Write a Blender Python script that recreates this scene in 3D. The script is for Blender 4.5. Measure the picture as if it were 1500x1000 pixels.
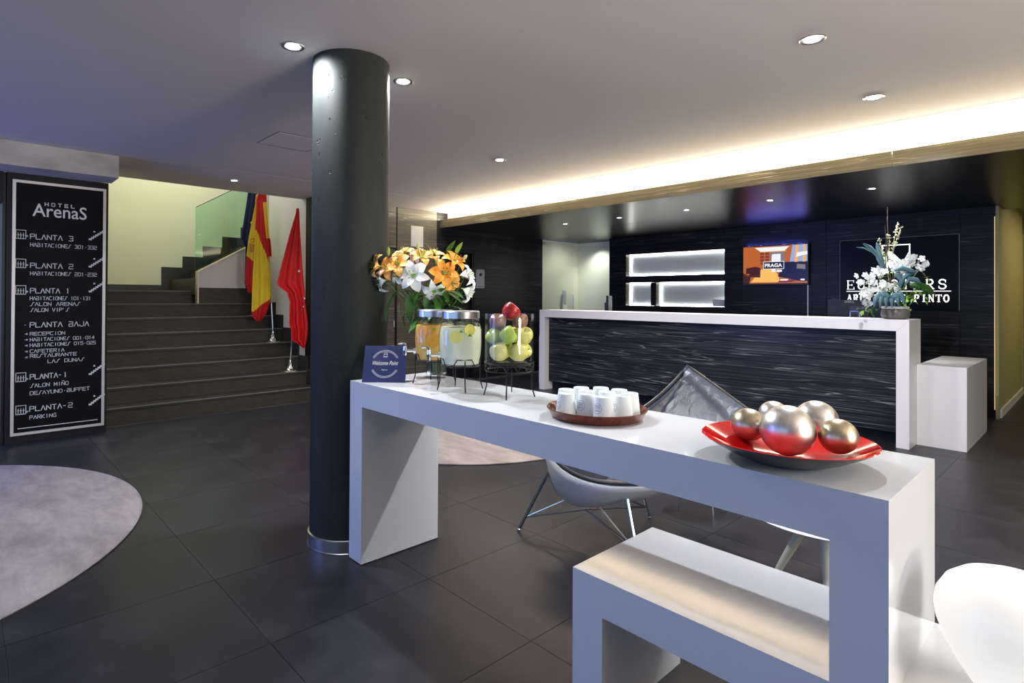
import bpy, bmesh, math, random
from math import sin, cos, pi, radians, sqrt, atan2
from mathutils import Vector, Matrix
random.seed(7)
S = bpy.context.scene
C = S.collection
for o in list(bpy.data.objects): bpy.data.objects.remove(o)

# ------------------------------------------------------------------ camera
FPX, CX, CY = 836.152, 697.42, 428.08
YAW, PITCH, ROLL = radians(47.9512), radians(.3955), radians(.3163)
CAM = Vector((0, 0, 1.3))
F_ = Vector((-sin(YAW)*cos(PITCH), cos(YAW)*cos(PITCH), sin(PITCH)))
R0 = Vector((cos(YAW), sin(YAW), 0)); U0 = R0.cross(F_)
R_ = R0*cos(ROLL)+U0*sin(ROLL); U_ = -R0*sin(ROLL)+U0*cos(ROLL)
cd = bpy.data.cameras.new('camera'); cam = bpy.data.objects.new('camera', cd); C.objects.link(cam)
cd.sensor_width = 36; cd.lens = FPX/1500*36
cd.shift_x = (750-CX)/1500; cd.shift_y = (CY-500)/1500
cd.clip_start = .05; cd.clip_end = 60
M = Matrix((R_, U_, -F_)).transposed().to_4x4(); M.translation = CAM; cam.matrix_world = M
S.camera = cam

def W(x, y, ax, v):
    """a point measured in the photograph, taken onto the plane where it stands"""
    d = F_ + R_*((x-CX)/FPX) - U_*((y-CY)/FPX); i = 'XYZ'.index(ax)
    return CAM + d*((v-CAM[i])/d[i])

# ------------------------------------------------------------------ world, exposure, large lights
S.view_settings.view_transform = 'Standard'; S.view_settings.look = 'None'
S.view_settings.gamma = 1; S.view_settings.use_curve_mapping = False
S.view_settings.exposure = 0.0
w = bpy.data.worlds.new('world'); S.world = w; w.use_nodes = True
w.node_tree.nodes['Background'].inputs[0].default_value = (.55, .62, 1, 1)
w.node_tree.nodes['Background'].inputs[1].default_value = .14

def area(name, loc, to, sx, sy, power, col, spread=180):
    l = bpy.data.lights.new(name, 'AREA'); l.shape = 'RECTANGLE'; l.size = sx; l.size_y = sy
    l.energy = power; l.color = col; l.spread = radians(spread)
    o = bpy.data.objects.new(name, l); C.objects.link(o); o.location = loc
    o.rotation_euler = (Vector(to)-Vector(loc)).to_track_quat('-Z', 'Y').to_euler(); return o
def spot(name, loc, to, power, col, ang=80, blend=.6, r=.03):
    l = bpy.data.lights.new(name, 'SPOT'); l.energy = power; l.color = col; l.spot_size = radians(ang)
    l.spot_blend = blend; l.shadow_soft_size = r
    o = bpy.data.objects.new(name, l); C.objects.link(o); o.location = loc
    o.rotation_euler = (Vector(to)-Vector(loc)).to_track_quat('-Z', 'Y').to_euler(); return o
# daylight through the entrance glass behind the camera, and the lobby's blue window on the left
area('entrance_daylight', (-1.2, -4.2, 1.5), (-1.9, 3, .9), 5.5, 2.2, 52, (.36, .64, 1))
area('side_window_daylight', (-6.0, -3.6, 1.4), (-5.5, 2, .4), 2.6, 2.2, 150, (.22, .34, 1))
area('lobby_right_light', (2.9, 2.2, 2.2), (-.5, 3.4, .7), 1.6, 1.6, 120, (.93, .96, 1))
area('lobby_floor_lamp_glow', (2.1, 1.9, .9), (1.5, 1.5, 2.55), .8, .8, 115, (1, .86, .70))
area('lift_lobby_blue_light', (-6.25, -1.1, .9), (-5.2, .9, 0), .5, .9, 16, (.20, .24, 1))
# light in the stairwell, from the floor above
area('stairwell_light', (-8.6, 2.3, 4.1), (-8.9, 2.4, 0), 1.6, 1.6, 50, (1, .99, .86))
# light hidden in the cove behind the stone fascia
area('cove_light', (-2.2, 5.39, 2.437), (-2.2, 5.34, 2.5), 8.8, .03, 300, (1, .86, .62))
area('corridor_light', (.1, 10.0, 2.45), (.1, 10.0, 0), .5, 2.5, 20, (1, .86, .45))
spot('alcove_light', (-6.25, 8.45, 2.30), (-6.25, 8.7, 1.2), 26, (.9, 1, .93), 110, .8)
spot('alcove_light', (-6.1, 8.15, 2.30), (-6.8, 8.15, 1.3), 20, (1, .97, .86), 120, .9)  # unseen spot added to brighten the alcove's left wall

# ------------------------------------------------------------------ materials
def mat(name, col=(.8, .8, .8), rough=.5, metal=0, spec=.5, trans=0, emit=None, estr=0, coat=0, ior=1.45, alpha=1):
    m = bpy.data.materials.new(name); m.use_nodes = True
    b = m.node_tree.nodes['Principled BSDF']; I = b.inputs
    I['Base Color'].default_value = (*col, 1); I['Roughness'].default_value = rough; I['Metallic'].default_value = metal
    I['Specular IOR Level'].default_value = spec; I['Transmission Weight'].default_value = trans; I['IOR'].default_value = ior
    I['Coat Weight'].default_value = coat; I['Alpha'].default_value = alpha
    if emit: I['Emission Color'].default_value = (*emit, 1); I['Emission Strength'].default_value = estr
    return m
def nt(m): return m.node_tree.nodes, m.node_tree.links, m.node_tree.nodes['Principled BSDF']
def coords(m, scale, space='Object'):
    N, L, b = nt(m); t = N.new('ShaderNodeTexCoord'); mp = N.new('ShaderNodeMapping')
    mp.inputs['Scale'].default_value = scale; L.new(t.outputs[space], mp.inputs[0]); return mp.outputs[0]
def noise(m, vec, scale, detail=4, rough=.5, dist=0):
    N, L, b = nt(m); n = N.new('ShaderNodeTexNoise'); n.inputs['Scale'].default_value = scale
    n.inputs['Detail'].default_value = detail; n.inputs['Roughness'].default_value = rough
    n.inputs['Distortion'].default_value = dist; L.new(vec, n.inputs['Vector']); return n.outputs['Fac']
def ramp(m, fac, stops):
    N, L, b = nt(m); r = N.new('ShaderNodeValToRGB'); e = r.color_ramp.elements
    while len(e) < len(stops): e.new(.5)
    for k, (p, c) in enumerate(stops): e[k].position = p; e[k].color = (*c, 1)
    L.new(fac, r.inputs[0]); return r.outputs[0]
def bump(m, fac, st, dist=.01):
    N, L, b = nt(m); n = N.new('ShaderNodeBump'); n.inputs['Strength'].default_value = st; n.inputs['Distance'].default_value = dist
    L.new(fac, n.inputs['Height']); L.new(n.outputs[0], b.inputs['Normal'])
def tocol(m, out): N, L, b = nt(m); L.new(out, b.inputs['Base Color'])
def torough(m, fac, a, b2):
    N, L, b = nt(m); r = N.new('ShaderNodeMapRange'); r.inputs[3].default_value = a; r.inputs[4].default_value = b2
    L.new(fac, r.inputs[0]); L.new(r.outputs[0], b.inputs['Roughness'])

def vein_stone(name, base, vein, rough=.32, dens=1.0, amt=1.0):
    """flowing hair-thin veins: contour lines of a noise stretched along the slab"""
    m = mat(name, base, rough, spec=.22); N, L, b = nt(m)
    n1 = noise(m, coords(m, (.13, .13, 6*dens)), 2.0, 3, .5, .3)
    lines = ramp(m, n1, [(.38, (0, 0, 0)), (.385, (.8, .8, .8)), (.391, (0, 0, 0)), (.455, (0, 0, 0)), (.460, (1, 1, 1)), (.466, (.15, .15, .15)), (.474, (0, 0, 0)), (.502, (0, 0, 0)), (.506, (.8, .8, .8)), (.511, (0, 0, 0)),
                         (.555, (0, 0, 0)), (.560, (1, 1, 1)), (.567, (.1, .1, .1)), (.575, (0, 0, 0)), (.625, (0, 0, 0)), (.631, (.9, .9, .9)), (.638, (0, 0, 0))])
    mask = ramp(m, noise(m, coords(m, (.8, .8, 6)), 1.6, 5, .6), [(.42, (.05, .05, .05)), (.66, (1, 1, 1))])
    fine = ramp(m, noise(m, coords(m, (.5, .5, 55*dens)), 2, 5, .6, .2), [(.42, (0, 0, 0)), (.72, (.5, .5, .5))])
    def op(o, a, c):
        q = N.new('ShaderNodeMath'); q.operation = o
        for k, x in enumerate((a, c)):
            if isinstance(x, (int, float)): q.inputs[k].default_value = x
            else: L.new(x, q.inputs[k])
        return q.outputs[0]
    f = op('ADD', op('MULTIPLY', op('MULTIPLY', lines, mask), amt), op('MULTIPLY', fine, .2))
    tocol(m, ramp(m, f, [(0, base), (1, vein)])); bump(m, fine, .05, .002); return m
STONE = vein_stone('black_veined_stone', (.006, .0065, .008), (.20, .20, .21), amt=.6)
STONE2 = vein_stone('black_veined_stone_counter', (.007, .008, .010), (.42, .45, .47), .3, .8)
FASC = vein_stone('fascia_veined_stone', (.10, .09, .055), (.62, .56, .36), .3, 1.6)
SOFF = vein_stone('black_soffit_board', (.005, .005, .007), (.035, .035, .04), .30, 1, .3); SOFF.node_tree.nodes['Principled BSDF'].inputs['Specular IOR Level'].default_value = .5
LSTONE = vein_stone('grey_veined_stone', (.075, .07, .06), (.50, .48, .42), .38, 1, .8)

CEIL = mat('ceiling_paint', (.58, .545, .53), .9, spec=.2); bump(CEIL, noise(CEIL, coords(CEIL, (1, 1, 1)), 60), .05, .002)
CREAM = mat('cream_wall_paint', (.70, .71, .52), .85, spec=.2)
CREAM2 = mat('pale_wall_paint', (.80, .80, .66), .8, spec=.3)
WHITEW = mat('white_wall_paint', (.66, .64, .64), .85, spec=.2)
OLIVE = mat('olive_wall_paint', (.42, .38, .2), .8, spec=.2)
BEAMP = mat('bulkhead_paint', (.48, .46, .43), .9, spec=.2); tocol(BEAMP, ramp(BEAMP, noise(BEAMP, coords(BEAMP, (1, 1.5, 4)), 2, 4), [(.3, (.36, .34, .31)), (.6, (.5, .48, .45))]))
BLACKP = mat('black_paint', (.010, .010, .013), .45, spec=.25)
BLACKM = mat('black_metal', (.01, .01, .011), .35, .3)
SLATE = mat('slate_tile', (.06, .06, .065), .42, spec=.3)
nn = noise(SLATE, coords(SLATE, (1, 1, 1)), 3, 8, .65, .6)
tocol(SLATE, ramp(SLATE, nn, [(.3, (.012, .012, .017)), (.55, (.024, .024, .030)), (.75, (.040, .039, .043))]))
torough(SLATE, nn, .27, .48)
bump(SLATE, noise(SLATE, coords(SLATE, (1, 1, 1)), 120, 4, .7), .25, .002)
GROUT = mat('grout', (.07, .07, .075), .8)
STEP = mat('stair_stone', (.05, .046, .038), .5)
n3 = noise(STEP, coords(STEP, (1, 1, 6)), 9, 6, .6); tocol(STEP, ramp(STEP, n3, [(.3, (.021, .018, .013)), (.7, (.055, .048, .034))]))
TREAD = mat('stair_tread_stone', (.03, .029, .03), .38)
NOSE = mat('worn_stair_edge', (.22, .20, .17), .5)
CONC = mat('painted_concrete', (.05, .055, .052), .6, spec=.15)
n4 = noise(CONC, coords(CONC, (1, 1, 1)), 26, 3, .5)
n4b = noise(CONC, coords(CONC, (2, 2, .6)), 2, 6, .6)
tocol(CONC, ramp(CONC, n4b, [(.3, (.022, .027, .026)), (.7, (.040, .044, .040))])); bump(CONC, ramp(CONC, n4, [(.27, (0, 0, 0)), (.31, (1, 1, 1))]), .6, .006)
PIT = mat('concrete_pit', (.008, .008, .008), .9)
STEEL = mat('brushed_steel', (.62, .62, .62), .28, 1)
CHROME = mat('chrome', (.82, .82, .84), .07, 1)
DCHROME = mat('dark_chrome', (.30, .30, .31), .15, 1)
ALU = mat('aluminium_frame', (.62, .60, .57), .45, .6)
LIFT = mat('lift_steel', (.45, .47, .48), .33, 1)
WHITE = mat('white_lacquer', (.71, .73, .75), .10, spec=.65)
WHITE2 = mat('white_counter_solid', (.80, .78, .78), .35, spec=.45)
WHITES = mat('white_satin', (.75, .75, .78), .4)
LETTER = mat('sign_white_print', (.75, .75, .72), .5)
LITL = mat('lit_letter', (1, 1, 1), .5, emit=(1, .98, .93), estr=1.2)
LAMP = mat('glowing_lamp_shade', (.45, .44, .42), .35, emit=(1, .97, .92), estr=.66)
BULB = mat('downlight_bulb', (1, 1, 1), .5, emit=(.86, .92, 1), estr=30)
LED = mat('niche_led', (1, 1, 1), .5, emit=(1, .97, .88), estr=22)
BRASSLED = mat('warm_strip_light', (1, .8, .4), .5, emit=(1, .72, .28), estr=.8)
FROST = mat('frosted_back_panel', (.55, .60, .62), .6)
RUG = mat('grey_rug', (.40, .37, .38), .95, spec=.1)
nr = noise(RUG, coords(RUG, (1, 2.4, 1)), 3.2, 8, .7, .3); tocol(RUG, ramp(RUG, nr, [(.3, (.27, .25, .26)), (.7, (.46, .42, .42))]))
bump(RUG, noise(RUG, coords(RUG, (1, 1, 1)), 260, 3), .6, .006)
RUG2 = RUG.copy(); RUG2.name = 'beige_rug'
for n in RUG2.node_tree.nodes:
    if n.type == 'VALTORGB': n.color_ramp.elements[0].color = (.24, .20, .18, 1); n.color_ramp.elements[1].color = (.42, .35, .32, 1)
def thin_glass(name, tint):
    """thin clear panes and vessel walls: clear with a Fresnel-weighted reflection"""
    m = bpy.data.materials.new(name); m.use_nodes = True; N = m.node_tree.nodes; L = m.node_tree.links; N.remove(N['Principled BSDF'])
    t = N.new('ShaderNodeBsdfTransparent'); t.inputs[0].default_value = (*tint, 1); g = N.new('ShaderNodeBsdfGlossy'); g.inputs['Roughness'].default_value = .03
    lw = N.new('ShaderNodeLayerWeight'); lw.inputs[0].default_value = .5; pw = N.new('ShaderNodeMath'); pw.operation = 'POWER'; pw.inputs[1].default_value = 4.5
    f = N.new('ShaderNodeMapRange'); f.inputs[3].default_value = .035; f.inputs[4].default_value = .6; L.new(lw.outputs['Facing'], pw.inputs[0]); L.new(pw.outputs[0], f.inputs[0]); x = N.new('ShaderNodeMixShader')
    L.new(f.outputs[0], x.inputs[0]); L.new(t.outputs[0], x.inputs[1]); L.new(g.outputs[0], x.inputs[2]); L.new(x.outputs[0], N['Material Output'].inputs[0]); return m
GLASS = thin_glass('clear_glass', (.96, .97, .97)); GREENG = thin_glass('green_tinted_glass', (.78, .93, .85))
WATER = mat('water', (.93, .97, .95), .02, trans=1, ior=1.33)
RED = mat('red_flag_cloth', (.62, .012, .012), .5, spec=.3)
REDS = mat('spanish_red_cloth', (.56, .015, .02), .5, spec=.3)
YEL = mat('yellow_flag_cloth', (.80, .60, .03), .55, spec=.3)
BLUE = mat('blue_flag_cloth', (.01, .02, .09), .5, spec=.3)
STARW = mat('white_star_cloth', (.8, .8, .8), .5)
CARD = mat('navy_card', (.025, .035, .11), .35)
LEATH = mat('black_leather', (.03, .036, .055), .33, spec=.8)
nl = noise(LEATH, coords(LEATH, (1, 1, 1)), 14, 6, .6, .8); bump(LEATH, nl, .4, .012)
SHELL = mat('white_fibreglass_shell', (.62, .62, .62), .3)
CREAMM = mat('cream_cast_leg', (.55, .53, .40), .35)
TRAY = mat('brown_wood_tray', (.13, .03, .015), .22)
nw = noise(TRAY, coords(TRAY, (1, 6, 2)), 16, 5, .6); tocol(TRAY, ramp(TRAY, nw, [(.3, (.07, .014, .008)), (.7, (.19, .045, .02))]))
CUP = mat('white_paper_cup', (.80, .85, .84), .5)
PRINT = mat('dark_cup_print', (.05, .06, .10), .5)
REDL = mat('red_lacquer', (.70, .008, .008), .1, spec=.6, coat=.6)
BLACKL = mat('black_lacquer', (.02, .018, .018), .3)
def leafmetal(name, a, b2, r):
    m = mat(name, a, r, 1); n = noise(m, coords(m, (1, 1, 1)), 22, 6, .7, .5)
    tocol(m, ramp(m, n, [(.35, a), (.62, b2)])); torough(m, n, r-.06, r+.12); return m
SILV = leafmetal('silver_leaf', (.55, .53, .49), (.70, .67, .62), .34)
GOLD = leafmetal('champagne_leaf', (.42, .35, .24), (.60, .52, .37), .33)
ORANGEJ = mat('orange_juice', (.90, .34, .01), .3)
no = noise(ORANGEJ, coords(ORANGEJ, (1, 1, 1)), 12, 3); tocol(ORANGEJ, ramp(ORANGEJ, no, [(.35, (1, .42, .04)), (.65, (1, .70, .16))]))
LEMONJ = mat('lemonade', (.78, .82, .42), .3)
nj = noise(LEMONJ, coords(LEMONJ, (1, 1, 1)), 9, 3); tocol(LEMONJ, ramp(LEMONJ, nj, [(.35, (.96, .99, .62)), (.65, (1, 1, .84))]))
LSLICE = mat('lemon_slice', (.85, .80, .18), .4); OSLICE = mat('orange_slice', (.95, .42, .03), .4); MINT = mat('mint_leaf', (.05, .25, .02), .4)
LEAF = mat('green_leaf', (.035, .14, .02), .4); LEAF.node_tree.nodes['Principled BSDF'].inputs['Subsurface Weight'].default_value = 0
tocol(LEAF, ramp(LEAF, noise(LEAF, coords(LEAF, (1, 1, 1)), 8), [(.35, (.02, .08, .01)), (.65, (.07, .22, .03))]))
STEM = mat('green_stem', (.08, .16, .03), .5)
LGREEN = mat('lime_leaf', (.22, .42, .06), .45); BGREEN = mat('blue_green_leaf', (.10, .20, .24), .3)
OR = mat('orange_petal', (.95, .36, .03), .5); OR2 = mat('amber_petal', (.95, .47, .10), .5)
WH = mat('white_petal', (.85, .87, .85), .5); BUD = mat('lily_bud', (.55, .52, .24), .5); GBUD = mat('green_bud', (.32, .45, .06), .5)
ANTH = mat('dark_anther', (.12, .03, .01), .6); TWIG = mat('brown_twig', (.10, .07, .05), .8); CATK = mat('pale_catkin', (.62, .60, .36), .7)
POT = mat('grey_pot', (.12, .11, .10), .4); POTR = mat('white_pot_rim', (.55, .56, .55), .4)
PLAST = mat('black_plastic', (.015, .015, .02), .3); PURP = mat('dark_monitor_back', (.010, .010, .018), .4, spec=.3)
def applemat(name, a, b2, sc=5):
    m = mat(name, a, .28, spec=.5); n = noise(m, coords(m, (1, 1, 1)), sc*6, 3, .5)
    tocol(m, ramp(m, n, [(.38, a), (.62, b2)])); return m
AG = applemat('green_apple_skin', (.36, .50, .06), (.50, .60, .12)); AY = applemat('yellow_apple_skin', (.66, .60, .12), (.72, .66, .22))
AR = applemat('red_apple_skin', (.30, .006, .01), (.48, .03, .02)); AM = applemat('dull_red_apple_skin', (.22, .07, .05), (.36, .20, .10))

# ------------------------------------------------------------------ mesh helpers
def tag(o, label=None, cat=None, group=None, kind=None):
    if label: o['label'] = label
    if cat: o['category'] = cat
    if group: o['group'] = group
    if kind: o['kind'] = kind
    return o
def empty(name, loc=(0, 0, 0), label=None, cat=None, group=None, rz=0, kind=None):
    o = bpy.data.objects.new(name, None); C.objects.link(o); o.location = loc; o.rotation_euler = (0, 0, rz); o.empty_display_size = .05
    return tag(o, label, cat, group, kind)
class MB:
    def __init__(s): s.v = []; s.f = []; s.m = []
    def add(s, vs, fs, mi=0):
        k = len(s.v); s.v += [tuple(p) for p in vs]; s.f += [tuple(i+k for i in f) for f in fs]; s.m += [mi]*len(fs); return s
    def box(s, x0, x1, y0, y1, z0, z1, mi=0):
        return s.add([(x0, y0, z0), (x1, y0, z0), (x1, y1, z0), (x0, y1, z0), (x0, y0, z1), (x1, y0, z1), (x1, y1, z1), (x0, y1, z1)],
                     [(3, 2, 1, 0), (4, 5, 6, 7), (0, 1, 5, 4), (1, 2, 6, 5), (2, 3, 7, 6), (3, 0, 4, 7)], mi)
    def lathe(s, prof, n=32, c=(0, 0, 0), mi=0, cap0=True, cap1=True):
        vs = []; fs = []
        for r, z in prof:
            for k in range(n): a = 2*pi*k/n; vs.append((c[0]+r*cos(a), c[1]+r*sin(a), c[2]+z))
        for j in range(len(prof)-1):
            for k in range(n):
                a = j*n+k; b = j*n+(k+1) % n; fs.append((a, b, b+n, a+n))
        if cap0: fs.append(tuple(range(n-1, -1, -1)))
        if cap1: fs.append(tuple((len(prof)-1)*n+k for k in range(n)))
        return s.add(vs, fs, mi)
    def tube(s, pts, r, n=8, mi=0, closed=False, caps=True):
        P = [Vector(p) for p in pts]; rs = r if isinstance(r, (list, tuple)) else [r]*len(P)
        vs = []; fs = []; up = Vector((0, 0, 1)); prev = None
        for i, p in enumerate(P):
            if closed: t = P[(i+1) % len(P)]-P[i-1]
            else: t = P[min(i+1, len(P)-1)]-P[max(i-1, 0)]
            t = t.normalized() if t.length > 1e-9 else Vector((0, 0, 1))
            if prev is None: a = t.cross(up if abs(t.z) < .9 else Vector((1, 0, 0))).normalized()
            else: a = (prev-t*prev.dot(t)).normalized()
            prev = a; b = t.cross(a)
            for k in range(n): th = 2*pi*k/n; vs.append(p+(a*cos(th)+b*sin(th))*rs[i])
        m = len(P)
        for i in range(m if closed else m-1):
            for k in range(n):
                q = ((i+1) % m)*n; fs.append((i*n+k, i*n+(k+1) % n, q+(k+1) % n, q+k))
        if not closed and caps: fs.append(tuple(range(n-1, -1, -1))); fs.append(tuple((m-1)*n+k for k in range(n)))
        return s.add(vs, fs, mi)
    def prism(s, poly, fn, d, mi=0):
        """poly: 2-D outline; fn(u,v,w) -> 3-D; extruded from w=0 to w=d"""
        n = len(poly); vs = [fn(u, v, 0) for u, v in poly]+[fn(u, v, d) for u, v in poly]
        fs = [tuple(range(n)), tuple(range(2*n-1, n-1, -1))]+[(i, i+n, (i+1) % n+n, (i+1) % n) for i in range(n)]
        return s.add(vs, fs, mi)
    def sphere(s, c, r, n=16, sz=(1, 1, 1), mi=0):
        prof = []; m = n//2
        vs = []; fs = []
        for j in range(1, m):
            th = pi*j/m
            for k in range(n): a = 2*pi*k/n; vs.append((c[0]+r*sz[0]*sin(th)*cos(a), c[1]+r*sz[1]*sin(th)*sin(a), c[2]-r*sz[2]*cos(th)))
        for j in range(m-2):
            for k in range(n): fs.append((j*n+k, j*n+(k+1) % n, (j+1)*n+(k+1) % n, (j+1)*n+k))
        b = len(vs); vs += [(c[0], c[1], c[2]-r*sz[2]), (c[0], c[1], c[2]+r*sz[2])]
        for k in range(n): fs.append((b, (k+1) % n, k)); fs.append((b+1, (m-2)*n+k, (m-2)*n+(k+1) % n))
        return s.add(vs, fs, mi)
    def build(s, name, mats, parent=None, smooth=True, bev=0, ang=35, sub=0, solid=0):
        me = bpy.data.meshes.new(name); me.from_pydata(s.v, [], s.f)
        for m in (mats if isinstance(mats, (list, tuple)) else [mats]): me.materials.append(m)
        me.polygons.foreach_set('material_index', s.m)
        if smooth: me.polygons.foreach_set('use_smooth', [True]*len(s.f)); me.set_sharp_from_angle(angle=radians(ang))
        me.update()
        o = bpy.data.objects.new(name, me); C.objects.link(o)
        if parent: o.parent = parent
        if solid: q = o.modifiers.new('solid', 'SOLIDIFY'); q.thickness = solid; q.offset = 0
        if sub: q = o.modifiers.new('sub', 'SUBSURF'); q.levels = q.render_levels = sub
        if bev: q = o.modifiers.new('bev', 'BEVEL'); q.width = bev; q.segments = 2; q.limit_method = 'ANGLE'
        return o
def box(name, m, x0, x1, y0, y1, z0, z1, parent=None, bev=0, off=None):
    if off: x0 -= off[0]; x1 -= off[0]; y0 -= off[1]; y1 -= off[1]; z0 -= off[2]; z1 -= off[2]
    return MB().box(x0, x1, y0, y1, z0, z1).build(name, m, parent, smooth=False, bev=bev)
def struct(o): o['kind'] = 'structure'; return o
def copy_tree(o, parent=None):
    c = o.copy(); C.objects.link(c); c.parent = parent
    for ch in o.children: copy_tree(ch, c)
    return c

# stroke lettering -------------------------------------------------------------
G = {'A': [[(0, 0), (.5, 1), (1, 0)]], 'B': [[(0, 1), (.85, 1), (.95, .75), (.85, .52), (.1, .52)], [(.85, .52), (1, .27), (.9, 0), (0, 0), (0, .5)]],
 'C': [[(1, 1), (.15, 1), (0, .85), (0, .15), (.15, 0), (1, 0)]], 'D': [[(0, 0), (0, 1), (.8, 1), (1, .8), (1, .2), (.8, 0), (0, 0)]],
 'E': [[(1, 1), (0, 1), (0, 0), (1, 0)], [(0, .5), (.85, .5)]], 'F': [[(1, 1), (0, 1), (0, 0)], [(0, .5), (.85, .5)]],
 'G': [[(1, 1), (.15, 1), (0, .85), (0, .15), (.15, 0), (1, 0), (1, .5), (.55, .5)]], 'H': [[(0, 0), (0, 1)], [(1, 0), (1, 1)], [(0, .5), (1, .5)]],
 'I': [[(.5, 0), (.5, 1)]], 'J': [[(1, 1), (1, .15), (.85, 0), (.1, 0), (0, .3)]], 'K': [[(0, 0), (0, 1)], [(1, 1), (0, .5), (1, 0)]],
 'L': [[(0, 1), (0, 0), (1, 0)]], 'M': [[(0, 0), (0, 1), (.5, .3), (1, 1), (1, 0)]], 'N': [[(0, 0), (0, 1), (1, 0), (1, 1)]],
 'Ñ': [[(0, 0), (0, 1), (1, 0), (1, 1)], [(.2, 1.25), (.8, 1.3)]], 'O': [[(.15, 0), (0, .15), (0, .85), (.15, 1), (.85, 1), (1, .85), (1, .15), (.85, 0), (.15, 0)]],
 'P': [[(0, 0), (0, 1), (.9, 1), (1, .8), (.9, .5), (0, .5)]], 'R': [[(0, 0), (0, 1), (.9, 1), (1, .8), (.9, .5), (0, .5)], [(.4, .5), (1, 0)]],
 'S': [[(1.1, 1), (.7, 1), (.2, 0), (-.2, 0)]], 'T': [[(0, 1), (1, 1)], [(.5, 1), (.5, 0)]], 'U': [[(0, 1), (0, .15), (.15, 0), (.85, 0), (1, .15), (1, 1)]],
 'V': [[(0, 1), (.5, 0), (1, 1)]], 'Y': [[(0, 1), (.5, .5), (1, 1)], [(.5, .5), (.5, 0)]], "'": [[(.2, 1), (.1, .75)]], '-': [[(.1, .5), (.6, .5)]],
 '.': [[(.4, .45), (.6, .45)]], '1': [[(.3, .9), (.5, 1), (.5, 0)]], '2': [[(0, 1), (.9, 1), (1, .8), (.9, .5), (.1, .5), (0, .3), (0, 0), (1, 0)]],
 '3': [[(0, 1), (.9, 1), (1, .75), (.85, .5), (.3, .5)], [(.85, .5), (1, .25), (.9, 0), (0, 0)]], '4': [[(.8, 0), (.8, 1), (0, .35), (1, .35)]],
 '5': [[(1, 1), (0, 1), (0, .55), (.9, .55), (1, .4), (1, .1), (.9, 0), (0, 0)]]}
G['0'] = G['O']
def strokes(mb, polys, fn, w, d=.002, mi=0):
    for pl in polys:
        for a, b in zip(pl, pl[1:]):
            a = Vector(a); b = Vector(b); t = b-a
            if t.length < 1e-6: continue
            t.normalize(); n = Vector((-t.y, t.x))*w/2; e = t*w*.35; a = a-e; b = b+e
            mb.prism([tuple(a-n), tuple(b-n), tuple(b+n), tuple(a+n)], fn, d, mi)
def stroke_text(mb, txt, u, v, h, cw, gap, fn, w, total=None):
    adv = cw+gap
    if total: k = total/(len(txt)*adv-gap); cw *= k; adv *= k
    for ch in txt:
        if ch in G: strokes(mb, [[(u+x*cw, v+y*h) for x, y in pl] for pl in G[ch]], fn, w)
        u += adv
def font_text(name, txt, m, parent, mat4, height, width=None, extrude=.001, off=0, align='LEFT'):
    """a built-in-font word, turned into a mesh; mat4 columns give right, up, normal and place"""
    cu = bpy.data.curves.new(name, 'FONT'); cu.body = txt; cu.size = 1; cu.extrude = 0; cu.offset = off; cu.resolution_u = 3
    t = bpy.data.objects.new(name, cu); C.objects.link(t)
    bpy.context.view_layer.update()
    me = bpy.data.meshes.new_from_object(t.evaluated_get(bpy.context.evaluated_depsgraph_get()))
    bpy.data.objects.remove(t)
    xs = [v.co.x for v in me.vertices]; ys = [v.co.y for v in me.vertices]
    x0, x1, y0, y1 = min(xs), max(xs), min(ys), max(ys); k = height/(y1-y0); kx = (width/(x1-x0)) if width else k
    for v in me.vertices: v.co = mat4 @ Vector(((v.co.x-x0)*kx, (v.co.y-y0)*k, extrude))
    me.materials.append(m); o = bpy.data.objects.new(name, me); C.objects.link(o)
    if parent: o.parent = parent
    return o
def frame4(p, r, u):
    r = Vector(r).normalized(); u = Vector(u); u = (u-r*u.dot(r)).normalized(); n = r.cross(u)
    m = Matrix((r, u, n)).transposed().to_4x4(); m.translation = Vector(p); return m

# ================================================================== SETTING
H = 2.55
fl = struct(box('floor', GROUT, -7.0, 3.2, -6, 14, -.12, -.003))
TX, TY, TX0, TY0 = .6345, .74, -6.54, .87
tile_me = None
g_ = .0013
for i in range(0, 15):
    for j in range(-3, 11):
        x = TX0+i*TX; y = TY0+j*TY
        if y > 8.2: continue
        if y+TY < .9 and x < -6.35: pass
        cx_, cy_ = x+TX/2, y+TY/2
        z = F_.dot(Vector((cx_, cy_, 0))-CAM); lat = R_.dot(Vector((cx_, cy_, 0))-CAM)
        if z < .6 or abs(lat) > z*1.25+1: continue
        if tile_me is None:
            t = MB().box(g_, TX-g_, g_, TY-g_, -.0035, 0).build('tile', SLATE, fl, smooth=False, bev=.0008); tile_me = t.data
        else:
            t = bpy.data.objects.new('tile', tile_me); C.objects.link(t); t.parent = fl
        t.location = (x, y, random.uniform(-.0002, 0))
box('corridor_floor', SLATE, -.81, .9, 8.28, 14, -.006, 0, fl)

# main ceiling: field, outer strip with open shadow joint between
SX, SY = -5.86, 4.87
ce = struct(empty('ceiling', (0, 0, H), kind='structure'))
field = box('ceiling_field', CEIL, SX+.006, 3.2, -6, SY-.006, 0, .12, ce)
box('ceiling_strip', CEIL, -7.0, SX-.006, 1.05, 5.45, 0, .12, ce)
box('ceiling_strip', CEIL, SX-.006, 3.2, SY+.006, 5.45, 0, .12, ce)
box('ceiling_strip', CEIL, -6.4, SX-.006, -6, 1.05, 0, .12, ce)
box('shadow_joint', BLACKP, -7.0, 3.2, -6, 5.45, .12, .16, ce)
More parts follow.
